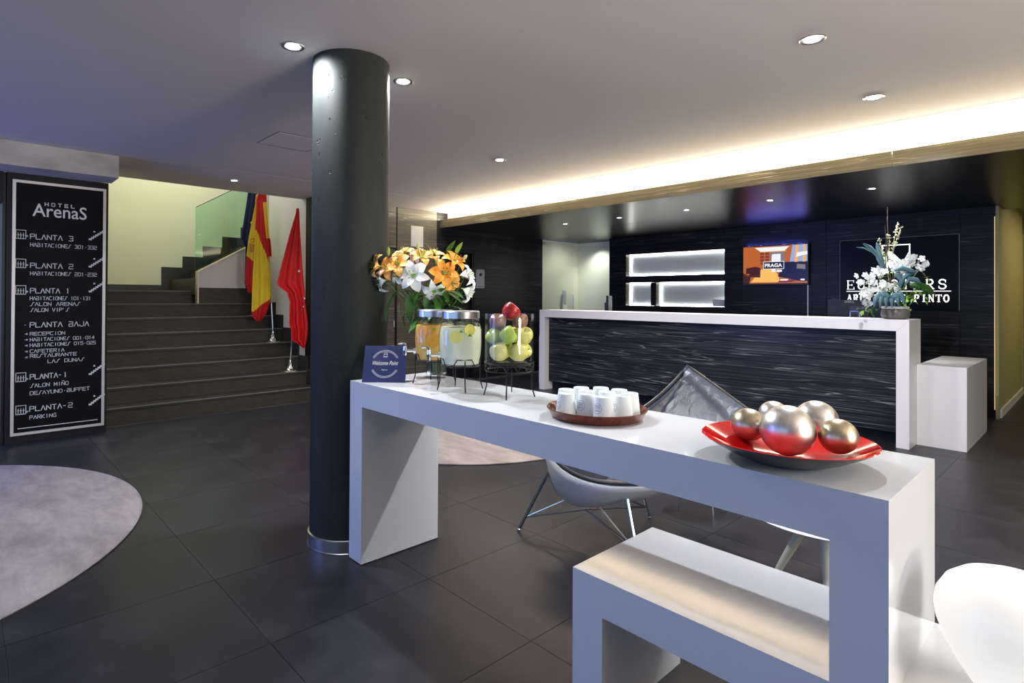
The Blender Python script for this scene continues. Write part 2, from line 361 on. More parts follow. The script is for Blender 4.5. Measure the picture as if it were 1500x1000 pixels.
# access hatch outline in the field
box('access_hatch', CEIL, -4.66, -4.26, 1.80, 2.20, -.002, 0, ce)
strokes_mb = MB()
for a, b in (((-4.68, 1.79), (-4.68, 2.22)), ((-4.68, 1.79), (-4.24, 1.79)), ((-4.24, 1.79), (-4.24, 2.22)), ((-4.68, 2.22), (-4.24, 2.22))):
    strokes(strokes_mb, [[a, b]], lambda u, v, w_: (u, v, -.0015-w_), .004, .0005)
strokes_mb.build('hatch_joint', BLACKP, ce, smooth=False)

# bulkhead over the lift, sign wall, lift
struct(box('trim_1', BEAMP, -6.345, -6.0, -6, 1.05, 2.352, H))
ws = struct(box('wall_left', BLACKP, -6.62, -6.36, .285, 1.03, 0, 2.352))
struct(box('wall_lift', BLACKP, -6.62, -6.36, -3.2, .26, 2.10, 2.352))
struct(box('wall_lift_side', BLACKP, -6.62, -6.36, -6, -.95, 0, 2.10))
tag(ws, kind='structure')
lift = empty('door_1', (-6.52, -.35, 0), kind='structure')
for k in range(2):
    box('lift_leaf', LIFT, -.03, 0, -.59+k*.60, .0+k*.60-.004, .01, 2.09, lift, bev=.002)
struct(box('trim_2', BLACKM, -6.52, -6.40, .262, .284, 0, 2.352))

# stone wall on the left of the reception, with flush door and dark door
wl = struct(box('wall_reception_left', BLACKP, -6.95, -6.80, 3.3, 7.62, 0, H))
def spanel(y0, y1, z0, z1, m=LSTONE, dx=0, nm='stone_panel'):
    return box(nm, m, -6.8+dx, -6.7+dx, y0+.002, y1-.002, z0+.002, z1-.002, wl, bev=.001)
spanel(3.3, 3.72, 0, H); spanel(3.72, 4.53, 1.972, H)
spanel(4.545, 5.25, 0, H); spanel(5.25, 5.99, 1.966, H, STONE); spanel(5.99, 7.62, 0, 2.315, STONE)
spanel(5.45, 5.99, 0, .02)
d2 = empty('door_2', (-6.7, 4.12, 0), kind='structure')
box('door_leaf', LSTONE, -.06, -.006, -.395, .395, .01, 1.955, d2, bev=.002)
box('door_edge', BLACKP, -.08, .002, .397, .41, 0, 1.97, d2); box('door_edge', BLACKP, -.08, .002, -.4, .41, 1.957, 1.97, d2)
MB().tube([(.004, .36, .85), (.03, .36, .87), (.03, .36, .95), (.004, .36, .97)], .006).build('door_handle', STEEL, d2)
d3 = empty('door_3', (-6.7, 5.62, 0), kind='structure')
box('door_leaf', BLACKP, -.09, -.05, -.35, .35, .01, 1.95, d3, bev=.002)
box('door_frame', BLACKM, -.07, -.01, -.367, -.345, 0, 1.964, d3); box('door_frame', BLACKM, -.07, -.01, .345, .367, 0, 1.964, d3)

# alcove beyond the stone wall
struct(box('wall_alcove_left', CREAM2, -6.95, -6.80, 7.62, 8.75, 0, 2.315))
struct(box('wall_alcove_back', CREAM2, -6.8, -5.83, 8.75, 8.85, 0, 2.315))
gd = empty('door_4', (-6.76, 8.1, 0), kind='structure')
MB().box(-.005, .005, -.475, .46, .02, 2.28).build('glass_pane', GLASS, gd, smooth=False)
box('hinge_clamp', STEEL, -.012, .012, -.47, -.36, 2.235, 2.275, gd); 
MB().tube([(.012, .41, 1.02), (.04, .41, 1.04), (.04, .41, 1.32), (.012, .41, 1.34)], .009).build('door_handle', STEEL, gd)
box('lock_plate', STEEL, .006, .03, .14, .22, 1.16, 1.42, gd, bev=.004)
box('lock_body', CREAM2, .006, .035, .12, .24, 1.02, 1.15, gd, bev=.006)

# back wall with three lit niches, built of stone panels
wb = struct(box('wall_back', BLACKP, -5.83, -.83, 8.505, 8.62, 0, 2.315))
def bpanel(x0, x1, z0, z1):
    box('stone_panel', STONE, x0+.0015, x1-.0015, 8.35, 8.5, z0+.0015, z1-.0015, wb, bev=.001)
NA, NB, NC, ND = -5.474, -5.008, -4.909, -3.797
for x0, x1 in ((-5.81, NA), (ND, -2.46), (-2.46, -1.125), (-1.125, -.826)): bpanel(x0, x1, 0, 2.315)
bpanel(NA, ND, 0, 1.162); bpanel(NA, ND, 1.542, 1.655); bpanel(NA, ND, 2.015, 2.315); bpanel(NB, NC, 1.162, 1.542)
for k, (x0, x1, z0, z1) in enumerate(((NA, ND, 1.655, 2.015), (NA, NB, 1.162, 1.542), (NC, ND, 1.162, 1.542))):
    lab = ['wide backlit niche in the black stone wall, topmost of three', 'small square backlit niche at the lower left behind the counter', 'lower right backlit niche under the wide one'][k]
    n = empty('display_niche', ((x0+x1)/2, 8.5, z0), lab, 'niche', 'backlit wall niches'); ox = (x0+x1)/2
    box('frosted_panel', FROST, x0-ox+.012, x1-ox-.012, -.014, -.004, .012, z1-z0-.012, n)
    t = .011
    for a in ((x0-ox, x0-ox+t, 0, z1-z0), (x1-ox-t, x1-ox, 0, z1-z0), (x0-ox+t, x1-ox-t, 0, t), (x0-ox+t, x1-ox-t, z1-z0-t, z1-z0)):
        box('led_strip', LED, a[0], a[1], -.03, -.018, a[2], a[3], n)
box('small_card', WHITES, -3.99, -3.80, 8.40, 8.402, 1.165, 1.27)
bpy.context.view_layer.objects.active = None
tag(bpy.data.objects['small_card'], 'small white card leaning in the lower right lit niche', 'card')

# corridor on the right
wc = struct(box('wall_corridor_left', OLIVE, -.96, -.80, 8.62, 10.85, 0, 2.5))
struct(box('trim_3', OLIVE, -.826, -.80, 8.36, 8.62, 0, 2.5))
struct(box('wall_corridor_right', OLIVE, .9, 1.0, 8.35, 14, 0, 2.5)); struct(box('wall_corridor_end', OLIVE, -.96, .9, 13.9, 14, 0, 2.5))
struct(box('wall_corridor_far', OLIVE, -.96, -.80, 11.8, 13.9, 0, 2.5))
struct(box('baseboard_corridor', WHITES, -.80, -.785, 8.46, 10.85, 0, .09))
d5 = empty('door_5', (-.82, 11.32, 0), kind='structure')
box('door_leaf', mat('dark_wood_door', (.06, .03, .015), .4), -.05, -.02, -.46, .46, 0, 2.2, d5); box('door_frame', OLIVE, -.05, .03, -.47, -.41, 0, 2.2, d5)
struct(box('ceiling_corridor', CEIL, -.96, .9, 8.35, 14, 2.5, 2.6))
ls = MB().box(-.834, -.829, 8.340, 8.349, .10, 2.2).build('corner_light_strip', BRASSLED, smooth=False); tag(ls, 'thin vertical warm light strip at the corridor corner', 'light')
struct(box('wall_right', WHITEW, 3.2, 3.3, -6, 8.4, 0, 2.7)); struct(box('wall_back_right', STONE, .95, 3.2, 8.35, 8.5, 0, 2.315))

# reception soffit and stone fascia with the light cove on top
so = struct(box('ceiling_reception', SOFF, -6.7, 3.2, 5.33, 8.75, 2.315, 2.345))
struct(box('trim_4', CEIL, -6.7, 3.2, 5.45, 5.5, 2.345, 2.67))
fa = struct(empty('trim_5', (0, 5.302, 2.315), kind='structure'))
xs = [-6.7, -4.868, -2.984, -1.115, .75, 2.62]
for a, b in zip(xs, xs[1:]): box('fascia_panel', FASC, a+.0015, b-.0015, 0, .026, 0, .119, fa, bev=.001)
box('soffit_joint', BLACKP, -4.8, -4.2, 1.55, 1.556, -.001, 0, fa)

# stairwell
ST_R, ST_D, ST_X = .169, .255, -6.60
struct(box('wall_stairs_back', CREAM, -9.6, -9.5, .9, 6.5, 0, 4.4)); struct(box('wall_stairs_left', CREAM, -9.5, -6.62, .93, 1.03, 0, 4.4))
struct(box('wall_stairs_right', WHITEW, -8.15, -6.95, 3.30, 3.42, 0, 4.4)); struct(box('wall_stairs_far', CREAM, -9.6, -6.95, 6.5, 6.6, 0, 4.4))
struct(box('ceiling_stairs', CEIL, -9.6, -6.9, .9, 6.6, 4.4, 4.5)); struct(box('wall_slab_edge', CEIL, -7.04, -7.0, .93, 5.45, H, 4.4))
struct(box('wall_stairs_inner', WHITEW, -7.0, -6.95, 3.42, 6.5, 0, 4.4))
stc = empty('staircase', (-6.6, 1.03, 0), 'dark stone staircase rising to a landing behind the flags', 'staircase')
for k in range(1, 9):
    x1 = ST_X-(k-1)*ST_D; x0 = x1-ST_D-.02 if k < 8 else -9.499
    y1 = 3.299
    s = MB().box(x0, x1-.012, 1.032, y1, 0, k*ST_R-.03).build('step', STEP, stc, smooth=False); s.location = (6.6, -1.03, 0)
    s2 = MB().box(x0, x1, 1.032, y1, k*ST_R-.03, k*ST_R).build('tread', TREAD, stc, smooth=False, bev=.003); s2.location = (6.6, -1.03, 0)
    s3 = MB().box(x1-.005, x1+.0006, 1.034, y1-.002, k*ST_R-.006, k*ST_R+.0006).build('tread_edge', NOSE, stc, smooth=False); s3.location = (6.6, -1.03, 0)
    # stepped skirting on the right wall
    if k < 7:
        s4 = MB().box(x1-ST_D, x1, 3.285, 3.2995, k*ST_R+.001, k*ST_R+.185).build('skirting_piece', TREAD, stc, smooth=False); s4.location = (6.6, -1.03, 0)
    if k == 2:
        s5 = MB().box(-6.66, ST_X+.0, 1.032, 1.05, .17, .36).build('skirting_piece', TREAD, stc, smooth=False); s5.location = (6.6, -1.03, 0)
# landing skirting and the second flight
st2 = empty('upper_staircase', (-8.8, 2.3, 8*ST_R), 'upper stair flight behind the white half wall and glass', 'staircase')
def loc(o): o.location = (8.8, -2.3, -8*ST_R); return o
loc(MB().box(-9.5, -9.485, 1.04, 2.22, 8*ST_R+.001, 1.443).build('skirting_piece', TREAD, st2, smooth=False))
ys = [2.22, 2.51, 2.80, 3.09, 3.38, 3.67]
for k in range(5):
    z = 8*ST_R+(k+1)*.172
    loc(MB().box(-9.48, -8.24, ys[k]+.11, ys[k+1]+.11, 8*ST_R-.05, z).build('step', STEP, st2, smooth=False, bev=.002))
    loc(MB().box(-9.5, -9.485, ys[k], ys[k+1], 8*ST_R, z+.19).build('skirting_piece', TREAD, st2, smooth=False))
# half wall with steel capping and the glass balustrade
hw = struct(MB().prism([(2.345, 7*ST_R), (3.295, 7*ST_R), (3.295, 2.14), (2.345, 1.597)], lambda u, v, w_: (-8.15-w_, u, v), .08).build('wall_half', WHITEW, smooth=False))
MB().box(-8.149, -8.135, 2.36, 3.29, 7*ST_R, 1.395).build('skirting_piece', STEP, hw, smooth=False)
MB().prism([(2.337, 7*ST_R), (2.352, 7*ST_R), (2.352, 1.60), (3.29, 2.137), (3.29, 2.152), (2.337, 1.612)], lambda u, v, w_: (-8.130-w_, u, v), .10).build('steel_capping', mat('warm_steel_capping', (.62, .54, .46), .35, .7), hw, smooth=False)
gb = MB().prism([(2.32, 1.62), (3.27, 2.166), (3.27, 3.05), (2.32, 2.47)], lambda u, v, w_: (-8.185-w_, u, v), .012).build('glass_balustrade', GREENG, smooth=False)
tag(gb, 'green tinted glass balustrade on the sloping half wall', 'balustrade')
hr = MB().tube([(-8.19, 2.33, 2.476), (-8.19, 3.27, 3.057)], .006).build('glass_edge_rail', DCHROME, gb)

# column
col = empty('column', (-2.742, 1.558, 0), 'round dark concrete column standing by the white table', 'column')
MB().lathe([(.2025, 0), (.2025, H)], 96).build('shaft', CONC, col)
MB().lathe([(.208, 0.001), (.214, .001), (.214, .004), (.2115, .006), (.2115, .065), (.2035, .068), (.2035, .001)], 96, cap0=False, cap1=False).build('base_ring', STEEL, col)
pits = MB()
for k in range(70):
    a = random.uniform(-2.6, .9); z = random.uniform(.15, 2.5) if k % 3 else random.uniform(1.6, 2.5); r = random.uniform(.002, .005)
    p = Vector((cos(a), sin(a), 0)); pits.sphere(tuple(p*.2012+Vector((0, 0, z))), r, 6, (1, 1, random.uniform(.8, 1.8)))
pits.build('concrete_pits', PIT, col)['kind'] = 'stuff'

# ================================================================== LIGHT FITTINGS
def downlight(x, y, z, label, grp, p=110, colr=(.93, .95, 1), r=.042, ang=125, nolight=False, aim=(0, 0)):
    t = empty('ceiling_light', (x, y, z), label, 'ceiling light', grp)
    MB().lathe([(r, .0), (r, -.004), (r+.012, -.006), (r+.016, -.003), (r+.016, 0)], 24, cap0=False, cap1=False).build('trim_ring', STEEL, t)
    MB().lathe([(0.001, -.003), (r*.78, -.003), (r*.78, -.0005), (0.001, -.0005)], 20).build('lamp', BULB, t)
    if not nolight: spot('downlight_beam', (x, y, z-.012), (x+aim[0], y+aim[1], 0), p, colr, ang, .7, .03)
g = 'recessed ceiling lights'
downlight(-2.74, 1.225, H, 'recessed ceiling light beside the column top on its left', g, 150, ang=172)
downlight(-2.752, 1.90, H, 'recessed ceiling light beside the column top on its right', g, 150, ang=172)
downlight(-.957, 3.038, H, 'recessed ceiling light nearest the camera on the right', g, 190, aim=(-.9, -.5))
downlight(-.976, 4.195, H, 'recessed ceiling light just before the glowing cove on the right', g, 190, aim=(-.3, 1.1))
downlight(-3.733, 3.649, H, 'single recessed ceiling light in mid ceiling right of the column', g, 200, aim=(.4, .9))
downlight(-6.388, 2.199, H, 'small recessed light in the ceiling strip before the stairs', g, 40, r=.036)
for x, l in zip((-5.062, -4.185, -3.276, -2.355, -1.461), ('leftmost', 'second from left', 'middle', 'second from right', 'rightmost')):
    downlight(x, 6.23, 2.315, 'small light in the black reception soffit, %s of five' % l, 'soffit lights', 70, (.97, .96, 1), .028, 90)
# lamps of the same grid that hang over the unseen part of the lobby
for x, y in ((.9, 3.0), (.9, 4.2)): spot('downlight_beam', (x, y, H-.02), (x, y, 0), 35, (.93, .95, 1), 120, .7)

# ================================================================== LARGE FURNITURE
# white console table: left leg on the floor, right leg standing on the bench
X0, X1, Y0, Y1, HT, T = -2.5294, -.3085, 1.4417, 1.9112, .8779, .116
ct = empty('console_table', (X0, Y0, 0), 'long glossy white console table carrying the drinks, cups and red bowl', 'table')
L0 = (X0, Y0, 0)
box('tabletop', WHITE, X0, X1, Y0, Y1, HT-T, HT, ct, bev=0, off=L0)
box('leg', WHITE, X0, X0+.1129, Y0, Y1, 0.004, HT-T, ct, bev=0, off=L0)
box('leg', WHITE, X1-.11, X1, Y0, Y1, .4478, HT-T, ct, bev=0, off=L0)
XB = -1.1354
be = empty('bench', (XB, Y0, 0), 'glossy white bench running under the right end of the console', 'bench')
LB = (XB, Y0, 0)
box('seat', WHITE, XB, .62, Y0, Y1, .4478-.1143, .4478, be, bev=0, off=LB)
box('leg', WHITE, XB, XB+.1117, Y0, Y1, 0, .4478-.1143, be, bev=0, off=LB); box('leg', WHITE, .51, .62, Y0, Y1, 0, .4478-.1143, be, bev=0, off=LB)

# reception counter
cx0, cx1, cy0, cy1, H2, T2, CL = -5.3875, -1.1524, 6.0685, 6.5099, 1.1156, .1, .0947
rc = empty('reception_counter', (cx0, cy0, 0), 'white framed reception counter with black veined stone front', 'counter')
LC = (cx0, cy0, 0)
mt = CL
def fr(pts, nm): MB().prism(pts, lambda u, v, w_: (u-cx0, w_, v), cy1-cy0).build(nm, WHITE2, rc, smooth=False, bev=.0015)
fr([(cx0, H2), (cx1, H2), (cx1-CL, H2-T2), (cx0+CL, H2-T2)], 'countertop')
fr([(cx0, H2-.0008), (cx0+CL-.0004, H2-T2-.0008), (cx0+CL-.0004, 0), (cx0, 0)], 'side_panel'); fr([(cx1, H2-.0008), (cx1, 0), (cx1-CL+.0004, 0), (cx1-CL+.0004, H2-T2-.0008)], 'side_panel')
box('front_panel', STONE2, cx0+CL+.001, -3.341, 6.16, 6.20, .115, H2-T2-.001, rc, bev=.001, off=LC)
box('front_panel', STONE2, -3.338, cx1-CL-.001, 6.16, 6.20, .115, H2-T2-.001, rc, bev=.001, off=LC)
box('kick_board', BLACKP, cx0+CL+.001, cx1-CL-.001, 6.24, 6.26, 0, .115, rc, off=LC)
for x0, x1, lab in ((cx1+.001, -.8076, 'low white cabinet attached at the right end of the reception counter'), (-5.76, cx0-.001, 'low white cabinet behind the left end of the reception counter')):
    t = empty('side_cabinet', (x0, 6.34, 0), lab, 'cabinet', 'low white side cabinets')
    a = 6.339 if x0 > -3 else 6.48
    box('cabinet_body', WHITE2, 0, x1-x0, a-6.34, 1.184, 0, .69, t, bev=.001); box('cabinet_top', WHITE2, 0, x1-x0, a-6.34, 1.184, .69, .7139, t, bev=.0015)
sd = empty('staff_desk', (-3.3, 6.6, 0), 'staff desk hidden behind the reception counter', 'desk')
box('desk_top', WHITE2, -1.9, 1.85, -.08, .55, .72, .75, sd)
for x in (-1.88, 1.81): box('leg', WHITE2, x, x+.03, -.05, .5, 0, .72, sd)

# ================================================================== DIRECTORY SIGN
sg = empty('directory_sign', (-6.35, .32, 0), 'tall black hotel directory sign with silver frame and white floor list', 'sign')
SYo = .32
def sb(nm, m, y0, y1, z0, z1, x0=-.004, x1=.012): return box(nm, m, x0, x1, y0-SYo, y1-SYo, z0, z1, sg)
sb('panel', mat('sign_black', (.004, .004, .005), .55, spec=.15), .335, .995, .08, 2.28, -.008, .004)
for a in ((.322, .345, .069, 2.291), (.986, 1.009, .069, 2.291), (.345, .986, .069, .092), (.345, .986, 2.268, 2.291)): sb('frame_bar', ALU, *a)
def sP(px, py): p = W(px, py, 'X', -6.344); return p.y, p.z
lt = MB(); fs_ = lambda u, v, w_: (.0045+w_, u-SYo, v)
hl = MB()
def stx(txt, px0, px1, py, hpx, wd=.0045, mb=lt):
    y0, z0 = sP(px0, py+hpx/2); y1, _ = sP(px1, py+hpx/2); _, z1 = sP(px0, py-hpx/2)
    stroke_text(mb, txt, y0, z0, z1-z0, 1, .32, fs_, wd, total=y1-y0)
for a in (('PLANTA 3', 44.5, 107, 346, 7), ('HABITACIONES 301.332', 44.5, 141.5, 358, 5), ('PLANTA 2', 44.5, 107, 388.5, 7), ('HABITACIONES 201.232', 44.5, 141.5, 400, 5),
          ('PLANTA 1', 44.5, 102, 425.5, 7), ('HABITACIONES 101.131', 44, 133, 436.7, 5), ('SALON ARENAS', 45, 117, 445.3, 5), ('SALON VIP\'S', 45, 101, 454, 5),
          ('-', 36, 38, 476, 5), ('PLANTA BAJA', 44, 130, 475.8, 7), ('RECEPCION', 44, 95, 489, 4.6), ('HABITACIONES 001.014', 44, 138, 497.3, 4.6),
          ('HABITACIONES 015.025', 44, 140, 505.5, 4.6), ('CAFETERIA', 44, 94, 514.5, 4.6), ('RESTAURANTE', 44, 112, 521.5, 4.6), ('LAS DUNAS', 70, 123, 529, 4.6),
          ('PLANTA-1', 44, 98, 552, 7), ('SALON MIÑO', 45, 100, 565, 5), ('DESAYUNO.BUFFET', 44, 131, 576, 5), ('PLANTA-2', 43.5, 106, 599, 7), ('PARKING', 43.5, 82, 611.5, 5)):
    stx(*a, wd=.0058 if a[4] > 6 else .0044)
for y in (489, 497.5, 506, 514.7, 523.3):
    u, v = sP(39.5, y); strokes(lt, [[(u-.012, v), (u+.004, v)], [(u, v+.007), (u, v-.007)]], fs_, .005)
for y in (343, 385.5, 424.5, 552.3, 600.3):       # lift symbols and plus marks
    u, v = sP(30.5, y); w_ = .034
    strokes(lt, [[(u-w_, v-w_*1.1), (u+w_, v-w_*1.1), (u+w_, v+w_*1.1), (u-w_, v+w_*1.1), (u-w_, v-w_*1.1)]], fs_, .005)
    for q in (-.018, 0, .018): strokes(lt, [[(u+q, v-.034), (u+q, v+.012)], [(u+q-.006, v-.006), (u+q+.006, v-.006)]], fs_, .0045)
    u, v = sP(39.6, y+2.5); strokes(lt, [[(u-.007, v), (u+.007, v)], [(u, v-.007), (u, v+.007)]], fs_, .005)
for y in (347, 387, 423.5, 544.5, 589):       # little flights of stairs
    u, v = sP(130, y+4.5)
    for q in range(7): lt.prism([(u+q*.017, v+q*.0135), (u+q*.017+.024, v+q*.0135), (u+q*.017+.024, v+q*.0135+.016), (u+q*.017, v+q*.0135+.016)], fs_, .002)
    lt.prism([(u+.036, v+.075), (u+.050, v+.075), (u+.050, v+.088), (u+.036, v+.088)], fs_, .002)
u, v = sP(25, 633.5-8.5); u2, v2 = sP(146, 618-5.5); strokes(lt, [[(.375, .128), (.955, .128)]], fs_, .006)
lt.build('floor_list_lettering', LETTER, sg, smooth=False)
a, b = sP(47.5, 313.5), sP(129, 322)
font_text('hotel_name_lettering', 'ArenaS', LETTER, sg, frame4((.0, a[0]-SYo, 1.985), (0, 1, 0), (0, 0, 1)), .115, .398, .006, .008)
a = sP(66, 302.5)
hb = MB(); stroke_text(hb, 'HOTEL', a[0], 2.085, .028, 1, 1.1, fs_, .007, total=.215)
hb.build('hotel_word_lettering', LETTER, sg, smooth=False)

# papers and safety sign on the stone wall, intercom
pp = MB().box(0, .002, -.108, .108, 0, .297).build('paper_notice', WHITES, smooth=False); pp.location = (-6.6995, 4.888, 2.012); tag(pp, 'blank white paper sheet taped high on the stone wall', 'notice')
ss = empty('fire_sign', (-6.6995, 4.885, 1.66), 'square white and red fire safety sign under the paper sheet', 'sign')
box('sign_plate', WHITES, 0, .003, -.117, .117, .0, .31, ss)
rf = MB(); RS = mat('sign_red', (.65, .01, .01), .4)
strokes(rf, [[(-.09, .03), (.09, .03), (.09, .28), (-.09, .28), (-.09, .03)]], lambda u, v, w_: (.0035+w_, u, v), .016, .001)
strokes(rf, [[(.055*cos(t_*pi/8), .16+.055*sin(t_*pi/8)) for t_ in range(-2, 14)]], lambda u, v, w_: (.0035+w_, u, v), .022, .001)
rf.build('red_emblem', RS, ss, smooth=False)
ic = empty('intercom', (-6.6995, 6.123, 1.43), 'grey steel intercom plate on the dark stone wall', 'intercom')
box('plate', mat('intercom_plate', (.30, .30, .34), .4, .5), 0, .012, -.088, .088, 0, .295, ic, bev=.002); box('camera_window', BLACKP, .0125, .014, -.025, .03, .19, .24, ic); box('label_strip', BLACKP, .0125, .0135, -.07, .07, .02, .027, ic)

# ================================================================== TV AND LOGO PANEL
tv = empty('television', (-3.08, 8.35, 1.475), 'wall mounted television showing an orange living room', 'television')
TWd, TH = .855, .555
box('housing', PLAST, -TWd/2, TWd/2, -.06, -.01, 0, TH, tv, bev=.004); box('wall_bracket', PLAST, -.15, .15, -.01, 0, .1, .4, tv)
def em(n_, c, s=1.0): return mat('screen_'+n_, (0, 0, 0), .3, emit=c, estr=s)
SC = [em('orange', (.50, .12, .012)), em('white', (.85, .92, 1)), em('floor', (.95, .52, .10)), em('navy', (.008, .008, .04)), em('brown', (.05, .01, .006)), em('blue', (.30, .42, .75)), em('shelf', (.22, .04, .015)), em('letter', (1, 1, 1)), em('grey', (.22, .18, .20)), em('amber', (1, .42, .04))]
sc = MB(); sw, sh = TWd-.024, TH-.04
def sq(pts, mi, lay): sc.prism([((x-.5)*sw, y*sh+.026) for x, y in pts], lambda u, v, w_: (u, -.0605-w_, v), .0004+.0002*lay, mi)
sq([(0, 0), (1, 0), (1, 1), (0, 1)], 0, 0); sq([(.19, .97), (.73, .97), (.66, .86), (.28, .86)], 1, 1); sq([(.12, .03), (.6, .03), (.52, .38), (.3, .38)], 2, 1)
sq([(.27, .86), (.70, .86), (.66, .84), (.3, .84)], 9, 2); sq([(.03, .2), (.18, .2), (.18, .78), (.03, .82)], 0, 2); sq([(0, 0), (.1, 0), (.13, .2), (0, .28)], 4, 2)
for i in range(2):
    for j in range(4): sq([(.28+i*.08, .5+j*.09), (.34+i*.08, .5+j*.09), (.34+i*.08, .57+j*.09), (.28+i*.08, .57+j*.09)], 6, 2)
sq([(.44, .45), (.66, .45), (.66, .84), (.44, .84)], 8, 2); sq([(.47, .56), (.6, .56), (.6, .78), (.47, .78)], 1, 3)
sq([(.74, .55), (1, .5), (1, 1), (.78, 1)], 5, 2); sq([(.81, .55), (.86, .55), (.87, 1), (.83, 1)], 9, 3); sq([(.93, .55), (.97, .55), (.97, 1), (.94, 1)], 9, 3); sq([(.83, .68), (1, .74), (1, .82), (.85, .80)], 1, 4)
sq([(.56, .18), (.9, .05), (1, .05), (1, .56), (.64, .56)], 3, 3); sq([(.04, .26), (.28, .3), (.28, .42), (.2, .46), (.05, .42)], 4, 3); sq([(.1, .18), (.28, .16), (.28, .3), (.1, .3)], 4, 3)
sq([(.84, .38), (.97, .36), (.97, .48), (.85, .5)], 8, 4); sq([(.6, .1), (.9, .1), (.75, .02), (.55, .02)], 6, 2); sq([(.54, .30), (.62, .30), (.62, .36), (.54, .36)], 1, 4)
sq([(.6, .11), (.72, .11), (.71, .07), (.59, .07)], 1, 4); sq([(.9, .11), (.96, .11), (.96, .07), (.9, .07)], 1, 4); sq([(.46, .3), (.52, .3), (.53, .75), (.46, .75)], 1, 4)
sq([(.33, .39), (.65, .39), (.65, .57), (.33, .57)], 3, 5); sc.build('screen', SC, tv, smooth=False)
pr = MB(); strokes(pr, [[(-.14, .225), (.125, .225), (.125, .325), (-.14, .325), (-.14, .225)]], lambda u, v, w_: (u, -.063-w_, v), .006, .0004); pr.build('screen_caption_frame', SC[7], tv, smooth=False)
font_text('screen_caption', 'PRAGA', SC[7], tv, frame4((-.122, -.0625, .248), (1, 0, 0), (0, 0, 1)), .052, .225, .001, .025)
cb = MB().tube([(-2.675, 8.34, .76), (-2.675, 8.34, 1.48)], .009).build('cable_duct', WHITES); tag(cb, 'thin white vertical cable duct under the television', 'cable')

box('added_blue_strip', mat('added_blue_glow', (0, 0, 0), .5, emit=(.12, .16, 1), estr=50), -.38, .38, -.034, -.012, TH+.0005, TH+.002, tv)  # invented emitter on the housing, added for the blue glow on the soffit
lg = empty('logo_panel', (-1.712, 8.35, 1.168), 'glossy black lit logo panel on the wall behind the flowers', 'sign')
LW, LH = 1.168, .862
box('panel', mat('gloss_black_panel', (.003, .003, .004), .3, spec=.15), -LW/2, LW/2, -.03, -.002, 0, LH, lg, bev=.001)
for a in ((-LW/2-.004, -LW/2, 0, LH), (LW/2, LW/2+.004, 0, LH), (-LW/2, LW/2, LH, LH+.004)): box('frame_bar', mat('panel_edge', (.3, .3, .3), .4), a[0], a[1], -.034, -.002, a[2], a[3], lg)
# serif capitals: (points, thick) strokes plus serifs at the feet
def rect(u0, v0, u1, v1): return [(u0, v0), (u1, v0), (u1, v1), (u0, v1)]
def arc(cx, cy, rx, ry, a0, a1, n=14): return [(cx+rx*cos(radians(a0+(a1-a0)*i/n)), cy+ry*sin(radians(a0+(a1-a0)*i/n))) for i in range(n+1)]
def serif(mb, ch, u, v, w, h, k, fn):
    """ch drawn in a w x h cell with thick stem k"""
    t = k*.4; q = k*.55
    def R(a, b, c, d): mb.prism([(u+x, v+y) for x, y in rect(a, b, c, d)], fn, .004)
    def LN(pts, th): strokes(mb, [[(u+x, v+y) for x, y in pts]], fn, th, .004)
    def stem(x, y0=0, y1=h, th=k): R(x, y0, x+th, y1)
    def foot(x, y, th=k): R(x-q, y, x+th+q, y+t)
    if ch == 'E':
        stem(q); R(0, 0, w, t); R(0, h-t, w*.95, h); R(q, h*.5-t/2, w*.72, h*.5+t/2); R(w-t*1.1, 0, w, h*.28); R(w*.95-t, h*.76, w*.95, h); R(w*.72-t, h*.4, w*.72, h*.6)
    elif ch == 'U': stem(q, h*.25); stem(w-q-t, h*.25, h, t); foot(q, h-t); foot(w-q-t, h-t, t); LN(arc((q+k/2+w-q-t/2)/2, h*.3, (w-2*q-k/2-t/2)/2, h*.27, 180, 360), k*.75)
    elif ch in 'RP':
        stem(q); foot(q, 0); R(0, h-t, w*.6, h); R(q, h*.48, w*.6, h*.48+t); LN(arc(w*.55, h*.74, w*.27, h*.24, 90, -90), k*.85)
        if ch == 'R': LN([(w*.45, h*.48), (w*.9, t*.4)], k*.95); R(w*.8, 0, w*1.02, t)
    elif ch == 'O': LN(arc(w/2, h/2, w/2-k/2, h/2-t/2, 0, 360, 24), k*.75)
    elif ch == 'S': LN(arc(w/2, h*.74, w*.36, h*.23, 20, 250, 12)+arc(w/2, h*.26, w*.38, h*.24, 75, -160, 12), k*.8); R(w*.88-t, h*.66, w*.88, h*.92); R(w*.08, h*.08, w*.08+t, h*.34)
    elif ch == 'T': stem(w/2-k/2); foot(w/2-k/2, 0); R(0, h-t, w, h); R(0, h*.74, t, h); R(w-t, h*.74, w, h)
    elif ch == 'A': LN([(w*.5, h-.3*k), (w*.14, t)], t); LN([(w*.5, h-.3*k), (w*.84, t)], k); R(0, 0, w*.3, t); R(w*.66, 0, w*1.02, t); R(w*.28, h*.33, w*.7, h*.33+t)
    elif ch == 'N': R(q, 0, q+t, h); R(w-q-t, 0, w-q, h); LN([(q+t*.5, h-t), (w-q-t*.5, t)], k); R(0, 0, 2*q+t, t); R(w-2*q-t, h-t, w, h)
    elif ch == 'D': stem(q); R(0, 0, w*.5, t); R(0, h-t, w*.5, h); LN(arc(w*.45, h/2, w*.45, h/2-t/2, 90, -90), k*.85)
    elif ch == 'I': stem(w/2-k/2); foot(w/2-k/2, 0); foot(w/2-k/2, h-t)
fl_ = lambda u, v, w_: (u, -.0315-w_, v)
m1 = MB(); n_ = 'EUROSTARS'; u0 = -.508; adv = 1.02/9
